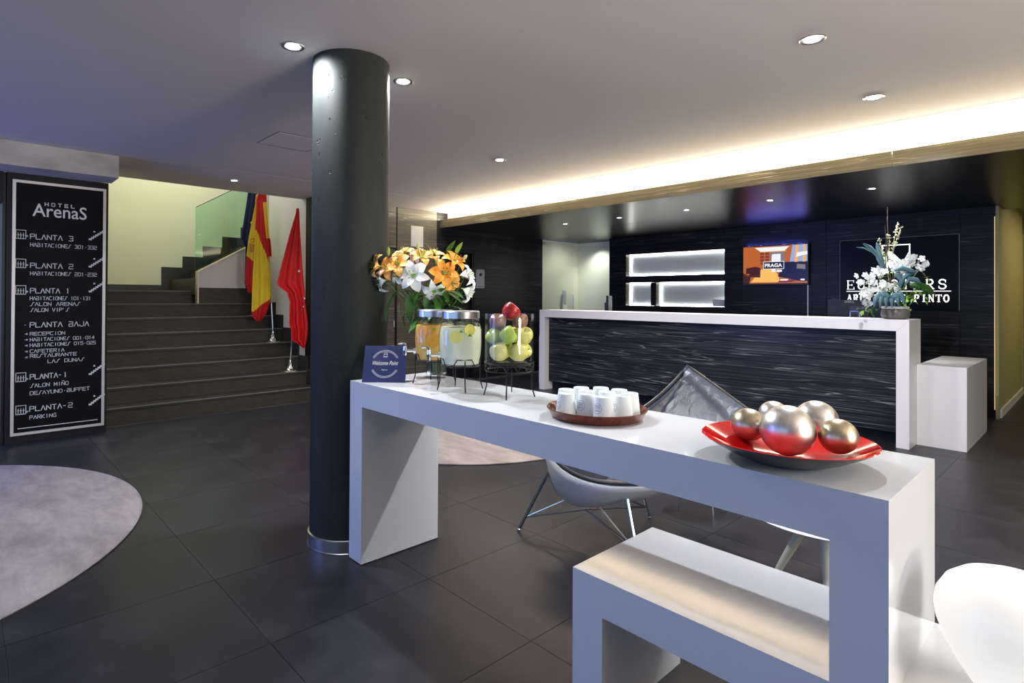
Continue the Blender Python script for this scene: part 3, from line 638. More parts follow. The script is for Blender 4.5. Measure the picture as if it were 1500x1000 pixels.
for i, ch in enumerate(n_): serif(m1, ch, u0+i*adv, .245, .080, .112, .0125, fl_)
tag(m1.build('company_lettering', LITL, lg, smooth=False), kind='stuff')
m2 = MB(); strokes(m2, [[(-.508, .221), (.513, .221)]], fl_, .008, .004); m2.build('underline', LITL, lg, smooth=False)
m3 = MB(); n_ = 'ARENAS DE PINTO'; u0 = -.508; adv = 1.022/15
for i, ch in enumerate(n_):
    if ch != ' ': serif(m3, ch, u0+i*adv, .097, .056, .083, .0135, fl_)
tag(m3.build('hotel_lettering', LITL, lg, smooth=False), kind='stuff')
m4 = MB(); strokes(m4, [[(-.135, .50), (-.135, .775), (.135, .775), (.135, .50)]], fl_, .012, .004)
m4.prism([(-.129, .50), (.129, .50), (.105, .53), (-.045, .70), (-.075, .70), (-.129, .63)], fl_, .004); m4.prism([(.085, .60), (.129, .69), (.129, .56)], fl_, .004)
m4.build('square_emblem', LITL, lg, smooth=False)

# ================================================================== RUGS
for cx_, cy_, r, m, lab in ((-4.30, -.72, 1.585, RUG, 'round grey rug at the left front of the lobby'), (-4.30, 3.75, 1.31, RUG2, 'round beige rug behind the column and console')):
    o = MB().lathe([(r, 0), (r, .009), (r-.006, .012)], 128).build('round_rug', m); o.location = (cx_, cy_, 0); tag(o, lab, 'rug', 'round rugs')
    MB().tube([(r*cos(2*pi*k/128), r*sin(2*pi*k/128), .008) for k in range(128)], .006, 6, closed=True).build('stitched_edge', m, o)

# ================================================================== FLAGS
def stand(x, y, z, h, label, lean=0):
    t = empty('flag_stand', (x, y, z), label, 'flag stand', 'chrome flag stands')
    MB().lathe([(.13, 0), (.13, .006), (.12, .012), (.075, .022), (.055, .032), (.05, .05), (.03, .06), (.028, .085), (.018, .10), (.016, .135), (.012, .14)], 40).build('base', CHROME, t)
    hp = R0*lean*(h-.13)+Vector((0, 0, h)); MB().tube([(0, 0, .13), tuple(hp)], .0085, 10).build('pole', CHROME, t); MB().sphere(tuple(hp+Vector((0, 0, .02))), .022, 12).build('finial', CHROME, t)
    return t
def cloth(name, pole, rows, matfn, mats, parent=None, n=26, amp=.02, folds=2.5, depth=0):
    """rows: (py, px_left, px_right) outline; hangs in the upright plane facing the lobby at the pole"""
    P = Vector(pole); lat = Vector((R0.x, R0.y, 0)); toc = Vector((F_.x, F_.y, 0)).normalized()
    D = (P-CAM).dot(toc)-depth; s = FPX/D
    rr = []
    for (a, b) in zip(rows, rows[1:]):
        k = max(1, int(abs(b[0]-a[0])/1.6))
        for i in range(k): t = i/k; rr.append([a[j]*(1-t)+b[j]*t for j in range(3)])
    rr.append(list(rows[-1])); vs = []; fs = []; mi = []
    for i, (py, l, r) in enumerate(rr):
        for k in range(n+1):
            px = l+(r-l)*k/n
            base = W(px, py, 'Z', 1.0) if False else CAM+(F_+R_*((px-CX)/FPX)-U_*((py-CY)/FPX))*(D/ (F_+R_*((px-CX)/FPX)-U_*((py-CY)/FPX)).dot(toc))
            tt = i/len(rr); off = amp*(.25+tt)*sin(2*pi*folds*k/n+1.3*tt*2+.6*sin(5*tt))
            vs.append(base-toc*off)
    for i in range(len(rr)-1):
        for k in range(n):
            a = i*(n+1)+k; fs.append((a, a+n+1, a+n+2, a+1)); py = (rr[i][0]+rr[i+1][0])/2; t = (k+.5)/n; px = (rr[i][1]*(1-t)+rr[i][2]*t); mi.append(matfn(px, py))
    mb = MB(); mb.v = [tuple(v-P if parent else v) for v in vs]; mb.f = fs; mb.m = mi
    o = mb.build(name, mats, parent, ang=180, solid=.002)
    return o
S1 = (-7.49, 3.1, 4*ST_R); S2 = (-6.985, 3.12, 2*ST_R); S3 = (-8.0, 3.06, 6*ST_R)
stand(*S1, 2.05, 'chrome flag stand on the fourth step holding the yellow and red flag', -.058)
stand(*S2, 1.77, 'chrome flag stand on the second step holding the plain red flag', .05)
stand(*S3, 1.9, 'chrome stand hidden behind the yellow and red flag, holding the blue flag')
fg = empty('spanish_flag', S1, 'red and yellow striped flag with coat of arms hanging on its pole', 'flag')
f1 = cloth('cloth_fold', S1, [(272, 382, 386), (290, 376.5, 385), (300, 376, 385), (335, 374.5, 388.5), (352, 373.5, 390.5), (376, 372.5, 393), (400, 371, 396), (438, 370, 396.5), (452, 369.5, 393), (458, 369.5, 391), (464, 371.5, 387), (470.5, 378.5, 381)],
   lambda x, y: 0 if (y < 336 or (y < 392 and x > 375.5+(y-336)*.38) or y > 456-(x-371)*.76) else 1, [REDS, YEL], fg, 30, .022, 1.8, .05)
f2 = cloth('cloth_fold', S1, [(285, 375, 379), (300, 374, 377), (346, 365, 376), (374, 361.5, 374), (408, 359.5, 373), (416, 361, 372), (429, 364.5, 372)],
   lambda x, y: 1 if y < 374+(x-361)*.8 else 0, [REDS, YEL], fg, 20, .015, 1.5, .02)
f3 = cloth('cloth_fold', S1, [(272, 384, 389), (296, 385, 391), (349, 389, 395), (350, 389, 396.5), (375.5, 391, 398.5)],
   lambda x, y: 0 if (y > 349 or y < 296) else 1, [REDS, YEL], fg, 12, .01, 1, .02)
eb = MB(); REDD = mat('emblem_red', (.35, .02, .02), .5); GLD = mat('emblem_pale', (.75, .62, .25), .5)
toc = Vector((F_.x, F_.y, 0)).normalized()
Dd = (Vector(S1)-CAM).dot(toc)-.06
def onf(px, py, dd=Dd): d = F_+R_*((px-CX)/FPX)-U_*((py-CY)/FPX); return CAM+d*(dd/d.dot(toc))
def fe(u, v, w_): return tuple(onf(u, v, Dd-w_)-Vector(S1))
strokes(eb, [[(366.5, 352), (369, 349.5), (372.5, 350), (373, 352), (369, 355)]], fe, .9, .003, 0)
for q in range(4): strokes(eb, [[(366+q*2, 356+q*.6), (366.5+q*1.9, 369.5-q*.4)]], fe, .9, .003, 0)
strokes(eb, [[(365.3, 356), (365.6, 368), (369, 372), (373, 369)]], fe, .6, .003, 1)
eb.build('coat_of_arms', [REDD, GLD], fg, smooth=False)
b1 = cloth('eu_flag', (-7.85, 3.0, 1.0), [(276, 364, 377), (300, 361, 376), (349, 353.5, 372), (356, 357, 372), (363, 360.5, 372), (412, 359.5, 370), (424, 361.5, 368)], lambda x, y: 0, [BLUE], None, 22, .02, 2)
tag(b1, 'dark blue flag hanging behind the yellow and red one', 'flag')
st_ = MB()
def star(mb, cx_, cy_, r, dd, mi=0):
    mb.prism([(cx_+(r if k % 2 == 0 else r*.42)*sin(k*pi/5), cy_-(r if k % 2 == 0 else r*.42)*cos(k*pi/5)) for k in range(10)], lambda u, v, w_: tuple(onf(u, v, dd-w_)), .002, mi)
DB = (Vector((-7.85, 3.0, 1.0))-CAM).dot(toc)
star(st_, 368.3, 326, 2.6, DB-.03); st_.build('yellow_star', YEL, b1, smooth=False)
rfl = cloth('red_flag', S2, [(305, 434.5, 438), (312, 433.5, 438.6), (345, 424, 440.5), (386, 413.5, 443), (414.5, 406.8, 445), (420, 410, 446), (428, 421, 446.5), (441, 425.5, 447.5), (475, 424.5, 451.5), (482, 427.5, 451.5), (498, 428.5, 450), (503, 438, 448), (509.5, 445, 447)],
   lambda x, y: 0, [RED], None, 30, .03, 2.2, .065)
tag(rfl, 'plain bright red flag with small white stars on the right pole', 'flag')
sw_ = MB(); DR = (Vector(S2)-CAM).dot(toc)
for x, y, r in ((438, 397, 2.4), (446, 437, 1.8), (444.5, 449, 1.5)): star(sw_, x, y, r, DR-.115)
sw_.build('white_star', STARW, rfl, smooth=False)

# ================================================================== THINGS ON THE CONSOLE
ZT = HT
# welcome card
wcd = empty('welcome_card', (-2.44, 1.452, ZT), 'navy blue card reading Welcome Point, leaning at the left end of the console', 'card')
BLc, BRc = Vector((-2.438, 1.452, ZT)), Vector((-2.293, 1.607, ZT)); RT = (BRc-BLc); TLc = Vector((-2.497, 1.504, 1.05))
m4_ = frame4(BLc, RT, TLc-BLc); wdt = RT.length; hgt = (TLc-BLc).length
org = Vector((-2.44, 1.452, ZT))
fc = lambda u, v, w_: tuple(m4_ @ Vector((u, v, w_))-org)
shear = (TLc-BLc).dot(RT.normalized())
MB().prism([(0, .001), (wdt, .001), (wdt, hgt), (0, hgt)], lambda u, v, w_: fc(u, v, -w_), .003).build('card_face', CARD, wcd, smooth=False)
MB().prism([(.05, 0), (.15, 0), (.15, hgt*.7), (.05, hgt*.7)], lambda u, v, w_: tuple(m4_ @ Vector((u, v, -.0035))-org+Vector((-.03, .027, 0))*(1-v/hgt/.7)-Vector((0, 0, 0))), .001).build('card_prop', CARD, wcd, smooth=False)
lm = MB(); cu_, cv_ = wdt*.5, hgt*.5; fc2 = lambda u, v, w_: fc(u, v, w_+.0003)
for rr_ in (.064, .070):
    strokes(lm, [arc(cu_, cv_, rr_, rr_, 28, 152, 24), arc(cu_, cv_, rr_, rr_, 208, 332, 24)], fc2, .0018, .0003)
strokes(lm, [[(cu_-.008, cv_+.045), (cu_-.008, cv_+.057), (cu_+.008, cv_+.057), (cu_+.008, cv_+.045)], [(cu_-.007, cv_+.046), (cu_, cv_+.052), (cu_+.007, cv_+.046)], [(cu_-.012, cv_+.039), (cu_+.012, cv_+.039)], [(cu_-.009, cv_+.035), (cu_+.009, cv_+.035)]], fc2, .0016, .0003)
lm.build('card_rings', LETTER, wcd, smooth=False)
mm = Matrix.Translation(-org) @ m4_
wt = font_text('welcome_lettering', 'Welcome Point', LETTER, wcd, mm @ Matrix(((1, .28, 0, cu_-.066), (0, 1, 0, cv_-.006), (0, 0, 1, .0006), (0, 0, 0, 1))), .021, .128, 0, .004)
font_text('card_small_lettering', 'Relax In', LETTER, wcd, mm @ Matrix(((1, 0, 0, cu_-.014), (0, 1, 0, cv_-.034), (0, 0, 1, .0006), (0, 0, 0, 1))), .007, .028, 0, .0)

# wire stand for the jars
def wire_stand(x, y, label, r=.085, h=.115, top=.14, scallop=False, rot=0):
    t = empty('wire_stand', (x, y, ZT), label, 'stand', 'black wire stands')
    MB().tube([(r*cos(2*pi*k/40), r*sin(2*pi*k/40), h-.004) for k in range(40)], .0028, 6, closed=True).build('support_ring', BLACKM, t)
    if scallop:
        MB().tube([((r+.012)*cos(2*pi*k/40), (r+.012)*sin(2*pi*k/40), h-.03) for k in range(40)], .0028, 6, closed=True).build('lower_ring', BLACKM, t)
        MB().tube([((r+.016)*cos(2*pi*k/40), (r+.016)*sin(2*pi*k/40), h+.004) for k in range(40)], .0025, 6, closed=True).build('upper_ring', BLACKM, t)
        sc_ = MB()
        for j in range(14):
            a0 = 2*pi*j/14; sc_.tube([((r+.015)*cos(a0+(2*pi/14)*q/8), (r+.015)*sin(a0+(2*pi/14)*q/8), h-.028+.026*abs(sin(pi*q/8))) for q in range(9)], .0018, 5)
        sc_.build('scalloped_wire', BLACKM, t)
    else:
        pts = []
        for j in range(4):
            a0 = rot+pi/2*j
            for q, (da, dz) in enumerate(((.22, 0), (.42, .028), (1.15, .028), (1.35, 0))): pts.append(((r+.006)*cos(a0+da), (r+.006)*sin(a0+da), h+dz))
        MB().tube(pts, .0026, 6, closed=True).build('crimped_rim', BLACKM, t)
    for j in range(4):
        a = rot+pi/2*j+(.79 if not scallop else 0); z1 = h+.024 if not scallop else h-.002; R2 = r+.008
        MB().tube([(R2*cos(a), R2*sin(a), z1), (R2*cos(a), R2*sin(a), .045), ((R2+.004)*cos(a), (R2+.004)*sin(a), .03), ((R2+.012)*cos(a), (R2+.012)*sin(a), .003)], .0028, 6).build('leg', BLACKM, t)
    for a in (0, pi/2): MB().tube([(-r*cos(a+rot), -r*sin(a+rot), h-.007), (r*cos(a+rot), r*sin(a+rot), h-.007)], .0022, 6).build('cross_wire', BLACKM, t)
    return t
def drink_jar(x, y, z, juice, label, slices, slicem):
    t = empty('drink_dispenser', (x, y, z), label, 'drink dispenser', 'glass drink dispensers')
    Ho = .212
    prof = [(.080, 0), (.090, .006), (.096, .05), (.099, .10), (.097, .145), (.091, .175), (.085, .188), (.088, .194), (.088, .200), (.083, .204), (.083, Ho)]
    inn = [(r-.004, max(zz, .005)) for r, zz in prof[1:-1]]+[(.079, Ho)]
    MB().lathe(prof+inn[::-1], 56, cap0=True, cap1=True).build('glass_body', GLASS, t)
    jp = [(.083, .0065), (.0915, .05), (.0945, .10), (.0925, .145), (.087, .170)]
    MB().lathe(jp, 48).build('drink', juice, t)
    MB().lathe([(.0835, Ho-.004), (.0865, Ho-.002), (.0865, Ho+.026), (.083, Ho+.030), (.001, Ho+.031)], 48).build('lid', STEEL, t)
    for (a, zz, r) in slices:
        o = MB().lathe([(r, -.002), (r, .002)], 24).build('fruit_slice', slicem, t); o.location = (.0925*cos(a), .0925*sin(a), zz); o.rotation_euler = (pi/2, 0, a+pi/2)
    for a, zz in ((-.75, .150), (-.35, .133)):
        o = MB().add([(0, 0, 0), (.010, .004, .001), (.02, 0, 0), (.010, -.005, .001), (.008, .0, .012)], [(0, 1, 4), (1, 2, 4), (2, 3, 4), (3, 0, 4), (0, 3, 2, 1)]).build('mint_leaf', MINT, t); o.location = (.0945*cos(a), .0945*sin(a), zz); o.rotation_euler = (0, 0, a+1)
    # tap
    a = atan2(-.87, -.50); d = Vector((cos(a), sin(a), 0)); p = d*.097+Vector((0, 0, .045))
    tp = MB(); tp.tube([p-d*.006, p+d*.006], .014, 16); tp.tube([p, p+d*.045], .0075, 12); q = p+d*.045
    tp.tube([q+Vector((0, 0, .022)), q+Vector((0, 0, .0)), q-Vector((0, 0, .022))], [.009, .0115, .008], 14)
    t1 = tp.build('tap', CHROME, t); MB().tube([q+Vector((0, 0, .022)), q+Vector((0, 0, .030)), q+d*.014+Vector((0, 0, .036)), q+d*.034+Vector((0, 0, .034))], [.006, .0075, .006, .004], 10).build('tap_lever', CHROME, t1)
    return t
JX, JY = -1.960, 1.674; wire_stand(JX, JY, 'black wire stand under the pale lemonade dispenser', rot=.3)
drink_jar(JX, JY, ZT+.1145, LEMONJ, 'glass barrel dispenser of pale lemonade with mint and steel lid', [(-.95, .13, .028), (-.25, .16, .026)], LSLICE)
KX, KY = -2.190, 1.706; wire_stand(KX, KY, 'black wire stand under the orange drink dispenser', rot=.3)
drink_jar(KX, KY, ZT+.1145, ORANGEJ, 'glass barrel dispenser of orange drink with steel lid', [(-.75, .10, .036), (-1.35, .14, .03)], OSLICE)

# apples in a tall glass
AX, AY_ = -1.695, 1.719
wire_stand(AX, AY_, 'black wire stand with scalloped rim under the apple glass', .088, .142, scallop=True, rot=-.9)
ZA = ZT+.142+.003
ag = MB().lathe([(.103, 0), (.103, .205), (.0985, .205), (.0985, .008), (.001, .008)], 56, cap0=True, cap1=False).build('apple_vase', GLASS); ag.location = (AX, AY_, ZA)
tag(ag, 'wide clear glass cylinder filled with apples on the wire stand', 'vase')
apr = [(.004, .064), (.012, .068), (.024, .072), (.034, .068), (.040, .054), (.040, .040), (.036, .022), (.026, .007), (.014, .001), (.005, .005)]
def apple(m, x, y, z, k, label, rx, ry):
    o = MB().lathe([(r, zz-.036) for r, zz in apr[::-1]], 28).build('apple', m); o.location = (x, y, z); o.scale = (k, k, k); o.rotation_euler = (rx, ry, random.uniform(0, 6)); tag(o, label, 'apple', 'apples in the glass')
    MB().tube([(0, 0, .025), (.003, 0, .042)], .0016, 6).build('stem', TWIG, o)
toA = Vector((-AX, -AY_, 0)).normalized(); laA = Vector((R0.x, R0.y, 0))
def ap(m, l, tt, z, k, label, rx=0, ry=0): p = Vector((AX, AY_, 0))+laA*l+toA*tt; apple(m, p.x, p.y, ZA+z, k, label, rx, ry)
ap(AY, -.046, .040, .047, .97, 'yellow apple at the bottom left of the glass', 1.2, -.6)
ap(AY, .034, .052, .047, .95, 'yellow apple at the bottom middle of the glass', 1.5, 0)
ap(AY, .060, -.020, .044, .80, 'small yellow apple at the bottom right of the glass', .9, .8)
ap(AG, -.020, -.045, .046, .9, 'green apple at the bottom rear of the glass')
ap(AG, -.062, .012, .108, .85, 'green apple at the left in the middle layer', .8, -.4)
ap(AG, -.006, .052, .116, .92, 'bright green apple at the centre front of the glass', .7, .9)
ap(AY, .058, .020, .110, .97, 'large yellow apple at the right in the middle layer', .4, .3)
ap(AY, .02, -.048, .112, .9, 'yellow apple at the rear in the middle layer')
ap(AM, -.048, .012, .168, .88, 'dull red apple at the upper left inside the glass', .3, .2)
ap(AM, .045, .004, .172, .83, 'brownish apple at the upper right inside the glass', .2, .2)
ap(AR, .004, .010, .212, .92, 'shiny red apple on top of the pile', .55, .5)

# lily vase
VX, VY = -2.338, 1.835
vz = MB().lathe([(.052, 0), (.054, .01), (.054, .30), (.050, .30), (.050, .018), (.001, .016)], 40, cap1=False).build('lily_vase', GLASS); vz.location = (VX, VY, ZT)
tag(vz, 'tall clear glass vase of lilies behind the drink dispensers', 'vase')
wv = MB().lathe([(.0495, .019), (.0495, .15)], 32).build('water', WATER, vz)
bq = empty('lily_bouquet', (VX, VY, ZT), 'bouquet of orange and white lilies with green leaves', 'flowers')
def petal(mb, L, wd, curl, cup, n=7, m=4):
    """local: starts at origin, runs along +x, opens along +z"""
    vs = []; fs = []
    for i in range(n+1):
        t = i/n; w_ = wd*sin(pi*min(1, t*.92+.08))**.75*(1-t*.15)/2+.0006; x = L*(t-.25*curl*t*t*t); z = L*(cup*t-(cup+curl)*.62*t*t*t)
        for j in range(m+1): s = (j/m-.5)*2; vs.append((x, w_*s, z+.22*w_*s*s))
    for i in range(n):
        for j in range(m): a = i*(m+1)+j; fs.append((a, a+1, a+m+2, a+m+1))
    return mb.add(vs, fs)
def flower_meshes(L, wd, curl, cup, m): o = petal(MB(), L, wd, curl, cup); return o
P_ME = {}
def lily(px, py, d, m, L, pnt, cup=.55, curl=.5):
    """px,py: where it shows; d: metres in front of the vase axis; pnt: pointing direction"""
    dd = (Vector((VX, VY, 0))-CAM).dot(toc)-d; ray = F_+R_*((px-CX)/FPX)-U_*((py-CY)/FPX)
    p = CAM+ray*(dd/ray.dot(toc))-bq.location
    z = (R0*pnt[0]+Vector((0, 0, pnt[1]))-toc*pnt[2]).normalized(); x = z.cross(Vector((.1, .2, 1))).normalized(); y = z.cross(x)
    fm = Matrix((x, y, z)).transposed()
    c = MB(); c.lathe([(.002, -.02), (.008, .0), (.010, .012)], 8)
    for k in range(6):
        a = k*pi/3+.2; e = Vector((cos(a)*.20, sin(a)*.20, .62))*L; c.tube([(0, 0, 0), tuple(e*.6), tuple(e)], .0011, 4)
        c.tube([tuple(e-Vector((.004, 0, 0))), tuple(e+Vector((.004, 0, .002)))], .0022, 5, 1)
    fo = c.build('lily_flower', [LGREEN, ANTH], bq); fo.location = p; fo.rotation_euler = fm.to_euler()
    key = (m.name, round(cup, 2), round(curl, 2))
    for k in range(6):
        if key not in P_ME:
            o = petal(MB(), .1, .050, curl, cup).build('petal', m, fo, ang=180); P_ME[key] = o.data
        else: o = bpy.data.objects.new('petal', P_ME[key]); C.objects.link(o); o.parent = fo
        o.scale = (L/.1,)*3 if k % 2 else (L/.1, L/.1*1.25, L/.1); o.rotation_euler = (0, -.15 if k % 2 else 0, k*pi/3+random.uniform(-.08, .08))
    return p
tips = []
for a in ((606, 404, .08, WH, .098, (-.1, .1, 1), .35, .5), (650, 400, .08, OR, .088, (.2, .15, 1), .45, .45), (583, 388, .05, OR2, .085, (-.2, .5, .8), .5, .4), (571, 393, .04, OR2, .080, (-.6, .3, .7), .6, .4),
          (556, 391, .03, OR2, .078, (-.9, .25, .45), .9, .35), (618, 378, .02, OR2, .078, (.2, .8, .6), .6, .4), (664, 384, .03, OR, .080, (.5, .7, .5), .7, .4), (636, 376, -.02, OR2, .075, (.1, .9, .4), .6, .4),
          (563, 411, .02, WH, .078, (-.9, -.2, .3), .9, .7), (681, 405, .01, WH, .080, (.8, .3, .3), .9, .6), (680, 424, .0, WH, .082, (.9, -.4, .2), 1.1, .5), (636, 425, .07, WH, .082, (.1, -.6, .7), .6, .7),
          (593, 372, -.04, OR2, .07, (-.2, .8, .3), .6, .4), (660, 413, .06, OR2, .070, (.5, -.4, .6), .6, .6), (585, 404, .06, WH, .06, (-.5, .1, .7), .6, .6)):
    tips.append(lily(*a))
sp = MB(); neck = Vector((0, 0, .29))
for p in tips:
    a = Vector((random.uniform(-.03, .03), random.uniform(-.03, .03), .03)); b = Vector((p.x*.12, p.y*.12, .30)); c_ = p*.6+Vector((0, 0, .06)); c_.z = (b.z+p.z)/2
    o = MB().tube([tuple(a), tuple(b), tuple(c_), tuple(p)], [.004, .004, .0035, .003], 6).build('flower_stem', STEM, bq)
def vpt(px, py, d):
    dd = (Vector((VX, VY, 0))-CAM).dot(toc)-d; ray = F_+R_*((px-CX)/FPX)-U_*((py-CY)/FPX); return CAM+ray*(dd/ray.dot(toc))-bq.location
def bud(px, py, m, ang, ln=.04):
    p = vpt(px, py, .03); u = Vector((0, 0, 1))*cos(ang)+R0*sin(ang)
    MB().tube([tuple(p+u*ln*t) for t in (-.5, -.3, 0, .3, .5)], [.003, .008, .010, .007, .002], 8).build('bud', m, bq)
    MB().tube([tuple(p-u*ln*.5), tuple(p*.5+Vector((0, 0, .17))), (0, 0, .25)], .0025, 5).build('flower_stem', STEM, bq)
bud(612.5, 360, BUD, .05); bud(681, 377, BUD, .7, .035); bud(569, 368, GBUD, 0, .045); bud(582, 373, GBUD, .2, .03); bud(649, 382, GBUD, -.2, .045); bud(640, 385, GBUD, -.3, .04)
def leafm(mb, L, wd, bend):
    n = 8; vs = []; fs = []
    for i in range(n+1):
        t = i/n; w_ = wd/2*sin(pi*t**.8)**.9+.0004
        for s in (-1, 0, 1): vs.append((L*t, w_*s, -bend*L*t*t-(0 if s else .12*w_)))
    for i in range(n):
        for j in range(2): a = i*3+j; fs.append((a, a+1, a+4, a+3))
    return mb.add(vs, fs)
LM = leafm(MB(), .1, .028, .35); lme = None
def leaf(p, dirv, L, m=LEAF, par=bq, wk=1):
    global lme
    if lme is None: lme = {}
    if m.name not in lme: o = LM.build('leaf', m, par, ang=180); lme[m.name] = o.data
    else: o = bpy.data.objects.new('leaf', lme[m.name]); C.objects.link(o); o.parent = par
    o.location = p; d = Vector(dirv).normalized(); o.rotation_euler = d.to_track_quat('X', 'Z').to_euler(); o.scale = (L/.1, L/.1*wk, L/.1)
    return o
for (x, y, dx, dz, L, d) in ((585, 442, -.2, -1, .10, .05), (570, 447, -.5, -.9, .09, .02), (600, 430, .1, -1, .13, .07), (612, 420, -.3, -.8, .12, .08), (625, 425, .2, -1, .13, .06), (640, 430, .5, -.8, .11, .05),
                        (648, 425, .9, -.2, .13, .02), (590, 415, -.9, .2, .12, .03), (575, 400, -1, .1, .1, .02), (565, 385, -.8, .5, .09, -.02), (560, 392, -.9, .2, .09, 0), (655, 372, .3, .9, .09, 0), (668, 372, .3, 1, .08, 0), (640, 380, -.3, 1, .09, 0),
                        (600, 445, -.1, -1, .10, .03), (633, 440, .2, -.9, .11, .04), (612, 450, .0, -1, .09, .06), (650, 445, .3, -.6, .1, .0), (583, 425, -.6, -.6, .11, .04), (660, 418, .8, -.4, .11, .03), (627, 400, .3, .6, .1, .02), (592, 460, -.2, -1, .07, .02)):
    leaf(vpt(x, y, d), R0*dx+Vector((0, 0, dz))-toc*random.uniform(-.2, .5), L, random.choice((LEAF, LEAF, LGREEN if y < 400 else LEAF)), wk=1.35)
for k in range(80):
    a = random.uniform(0, 2*pi); r = random.uniform(.01, .10); z = random.uniform(.27, .47)
    leaf((r*cos(a), r*sin(a), z), (cos(a)*.9, sin(a)*.9, random.uniform(-1.0, .6)), random.uniform(.08, .13), wk=1.25)

# tray and cups
TRX, TRY = -1.212, 1.668
ty = empty('tray', (TRX, TRY, ZT), 'round brown wooden tray holding the upturned cups', 'tray')
MB().lathe([(.150, .0), (.158, .004), (.171, .030), (.174, .032), (.170, .034), (.165, .030), (.153, .009), (.001, .008)], 72, cap1=False).build('tray_body', TRAY, ty)
MB().tube([(.1715*cos(2*pi*k/64), .1715*sin(2*pi*k/64), .033) for k in range(64)], .002, 6, closed=True).build('rim', STEEL if False else TRAY, ty)
cl = ['white cup at the far left rim of the tray', 'white cup at the front left with a round print', 'white cup at the back, second from left', 'white cup in the middle row left of centre', 'white cup with round print behind the front left pair',
      'white cup at the back centre', 'white cup in the very middle of the tray', 'white cup nearest the console front edge', 'white cup at the back right', 'white cup at the far right rim', 'white cup at the front right with its print turned left']
cpos = [(827.4, 567.8), (829.7, 574), (853.5, 563.8), (859, 568.3), (861.4, 574), (885, 564.4), (891, 570.6), (880.7, 578.5), (914, 567), (929.5, 572.3), (914.7, 576.8)]
cp = []
for x, y in cpos: p = W(x, y+1.5, 'Z', .964); cp.append([TRX+(p.x-TRX)*.98, TRY+(p.y-TRY)*.98])
for it in range(60):      # ease neighbours apart until no two cups overlap
    for i in range(len(cp)):
        for j in range(i):
            dx = cp[i][0]-cp[j][0]; dy = cp[i][1]-cp[j][1]; d = sqrt(dx*dx+dy*dy)+1e-6
            if d < .0725: k = (.0725-d)/2/d; cp[i][0] += dx*k; cp[i][1] += dy*k; cp[j][0] -= dx*k; cp[j][1] -= dy*k
        dx = cp[i][0]-TRX; dy = cp[i][1]-TRY; d = sqrt(dx*dx+dy*dy)
        if d > .117: cp[i][0] = TRX+dx*.117/d; cp[i][1] = TRY+dy*.117/d
cup0 = None
for i, (x, y) in enumerate(cp):
    if cup0 is None:
        cup0 = MB().lathe([(.0355, 0), (.0365, .002), (.0355, .004), (.0285, .074), (.0275, .077), (.0255, .077), (.025, .0735), (.001, .0735)], 36, cap0=True, cap1=False).build('cup', CUP)
        q = MB(); fcu = lambda u, v, w_: ((.0352-v*.0985+.0006+w_)*cos(u/.033), (.0352-v*.0985+.0006+w_)*sin(u/.033), v)
        strokes(q, [arc(0, .04, .017, .017, 0, 360, 22)], fcu, .0009, .0002)
        for z in (.031, .035, .041, .045, .049): strokes(q, [[(-.010, z), (-.004, z)], [(-.004, z), (.003, z)], [(.003, z), (.010, z)]], fcu, .0016, .0002)
        for z in (.013, .065): strokes(q, [[(-.006, z), (.006, z)]], fcu, .0012, .0002)
        q.build('round_print', PRINT, cup0, smooth=False); o = cup0
    else:
        o = copy_tree(cup0)
    o.location = (x, y, ZT+.0088)
    base = atan2(-y, -x)
    o.rotation_euler = (0, 0, base+(-1.15 if i in (1, 10, 9) else -.75 if i in (7, 4) else random.uniform(-1.3, -.5)))
    tag(o, cl[i], 'cup', 'upturned cups on the tray')

# red bowl and ornamental balls
BX, BY = -.565, 1.60
bw = empty('red_bowl', (BX, BY, ZT), 'shallow glossy red dish with black underside holding metallic balls', 'bowl')
MB().lathe([(.001, .003), (.085, .003), (.088, 0), (.092, .001), (.135, .018), (.180, .042), (.202, .056), (.2045, .058)], 96, cap0=False, cap1=False).build('underside', BLACKL, bw)
MB().lathe([(.2045, .058), (.2025, .0595), (.178, .0465), (.133, .0235), (.090, .0085), (.001, .006)], 96, cap0=False, cap1=False).build('inner_dish', REDL, bw)
def bowlz(x, y):
    r = sqrt((x-BX)**2+(y-BY)**2); pf = [(0, .006), (.09, .0085), (.133, .0235), (.178, .0465), (.2, .058)]
    for (a, za), (b, zb) in zip(pf, pf[1:]):
        if a <= r <= b: return za+(zb-za)*(r-a)/(b-a)
    return .006
balls = [((1148, 628), .067, SILV, 'largest silver metallic ball in the red bowl, front centre'), ((1196, 615), .058, SILV, 'pale silver ball at the back right of the bowl'),
         ((1109, 624), .046, GOLD, 'bronze toned ball at the left of the bowl'), ((1134, 608), .046, SILV, 'small champagne ball mostly hidden at the back left'), ((1219, 638), .0455, GOLD, 'small golden ball at the right front of the bowl')]
bp_ = []
for (px, py), r, m, l in balls:
    z = ZT+.012+r
    for _ in range(8):
        p = W(px, py, 'Z', z); z2 = ZT+max(bowlz(p.x+dx*r*.5, p.y+dy*r*.5) for dx in (-1, 0, 1) for dy in (-1, 0, 1))+r*.985
        z = z*.5+z2*.5
    bp_.append([p.x, p.y, z, r, m, l])
for _ in range(80):
    for i in range(5):
        for j in range(i):
            a, b = bp_[i], bp_[j]; d = Vector(a[:3])-Vector(b[:3]); g_2 = a[3]+b[3]+.001-d.length
            if g_2 > 0: d.normalize(); a[0] += d.x*g_2/2; a[1] += d.y*g_2/2; b[0] -= d.x*g_2/2; b[1] -= d.y*g_2/2
for x, y, z, r, m, l in bp_:
    o = MB().sphere((0, 0, 0), r, 48, (1, 1, .97 if r > .05 else .95)).build('metallic_ball', m); o.location = (x, y, z); o.rotation_euler = (.3, .4, random.uniform(0, 6)); tag(o, l, 'ball', 'metallic balls in the red bowl')

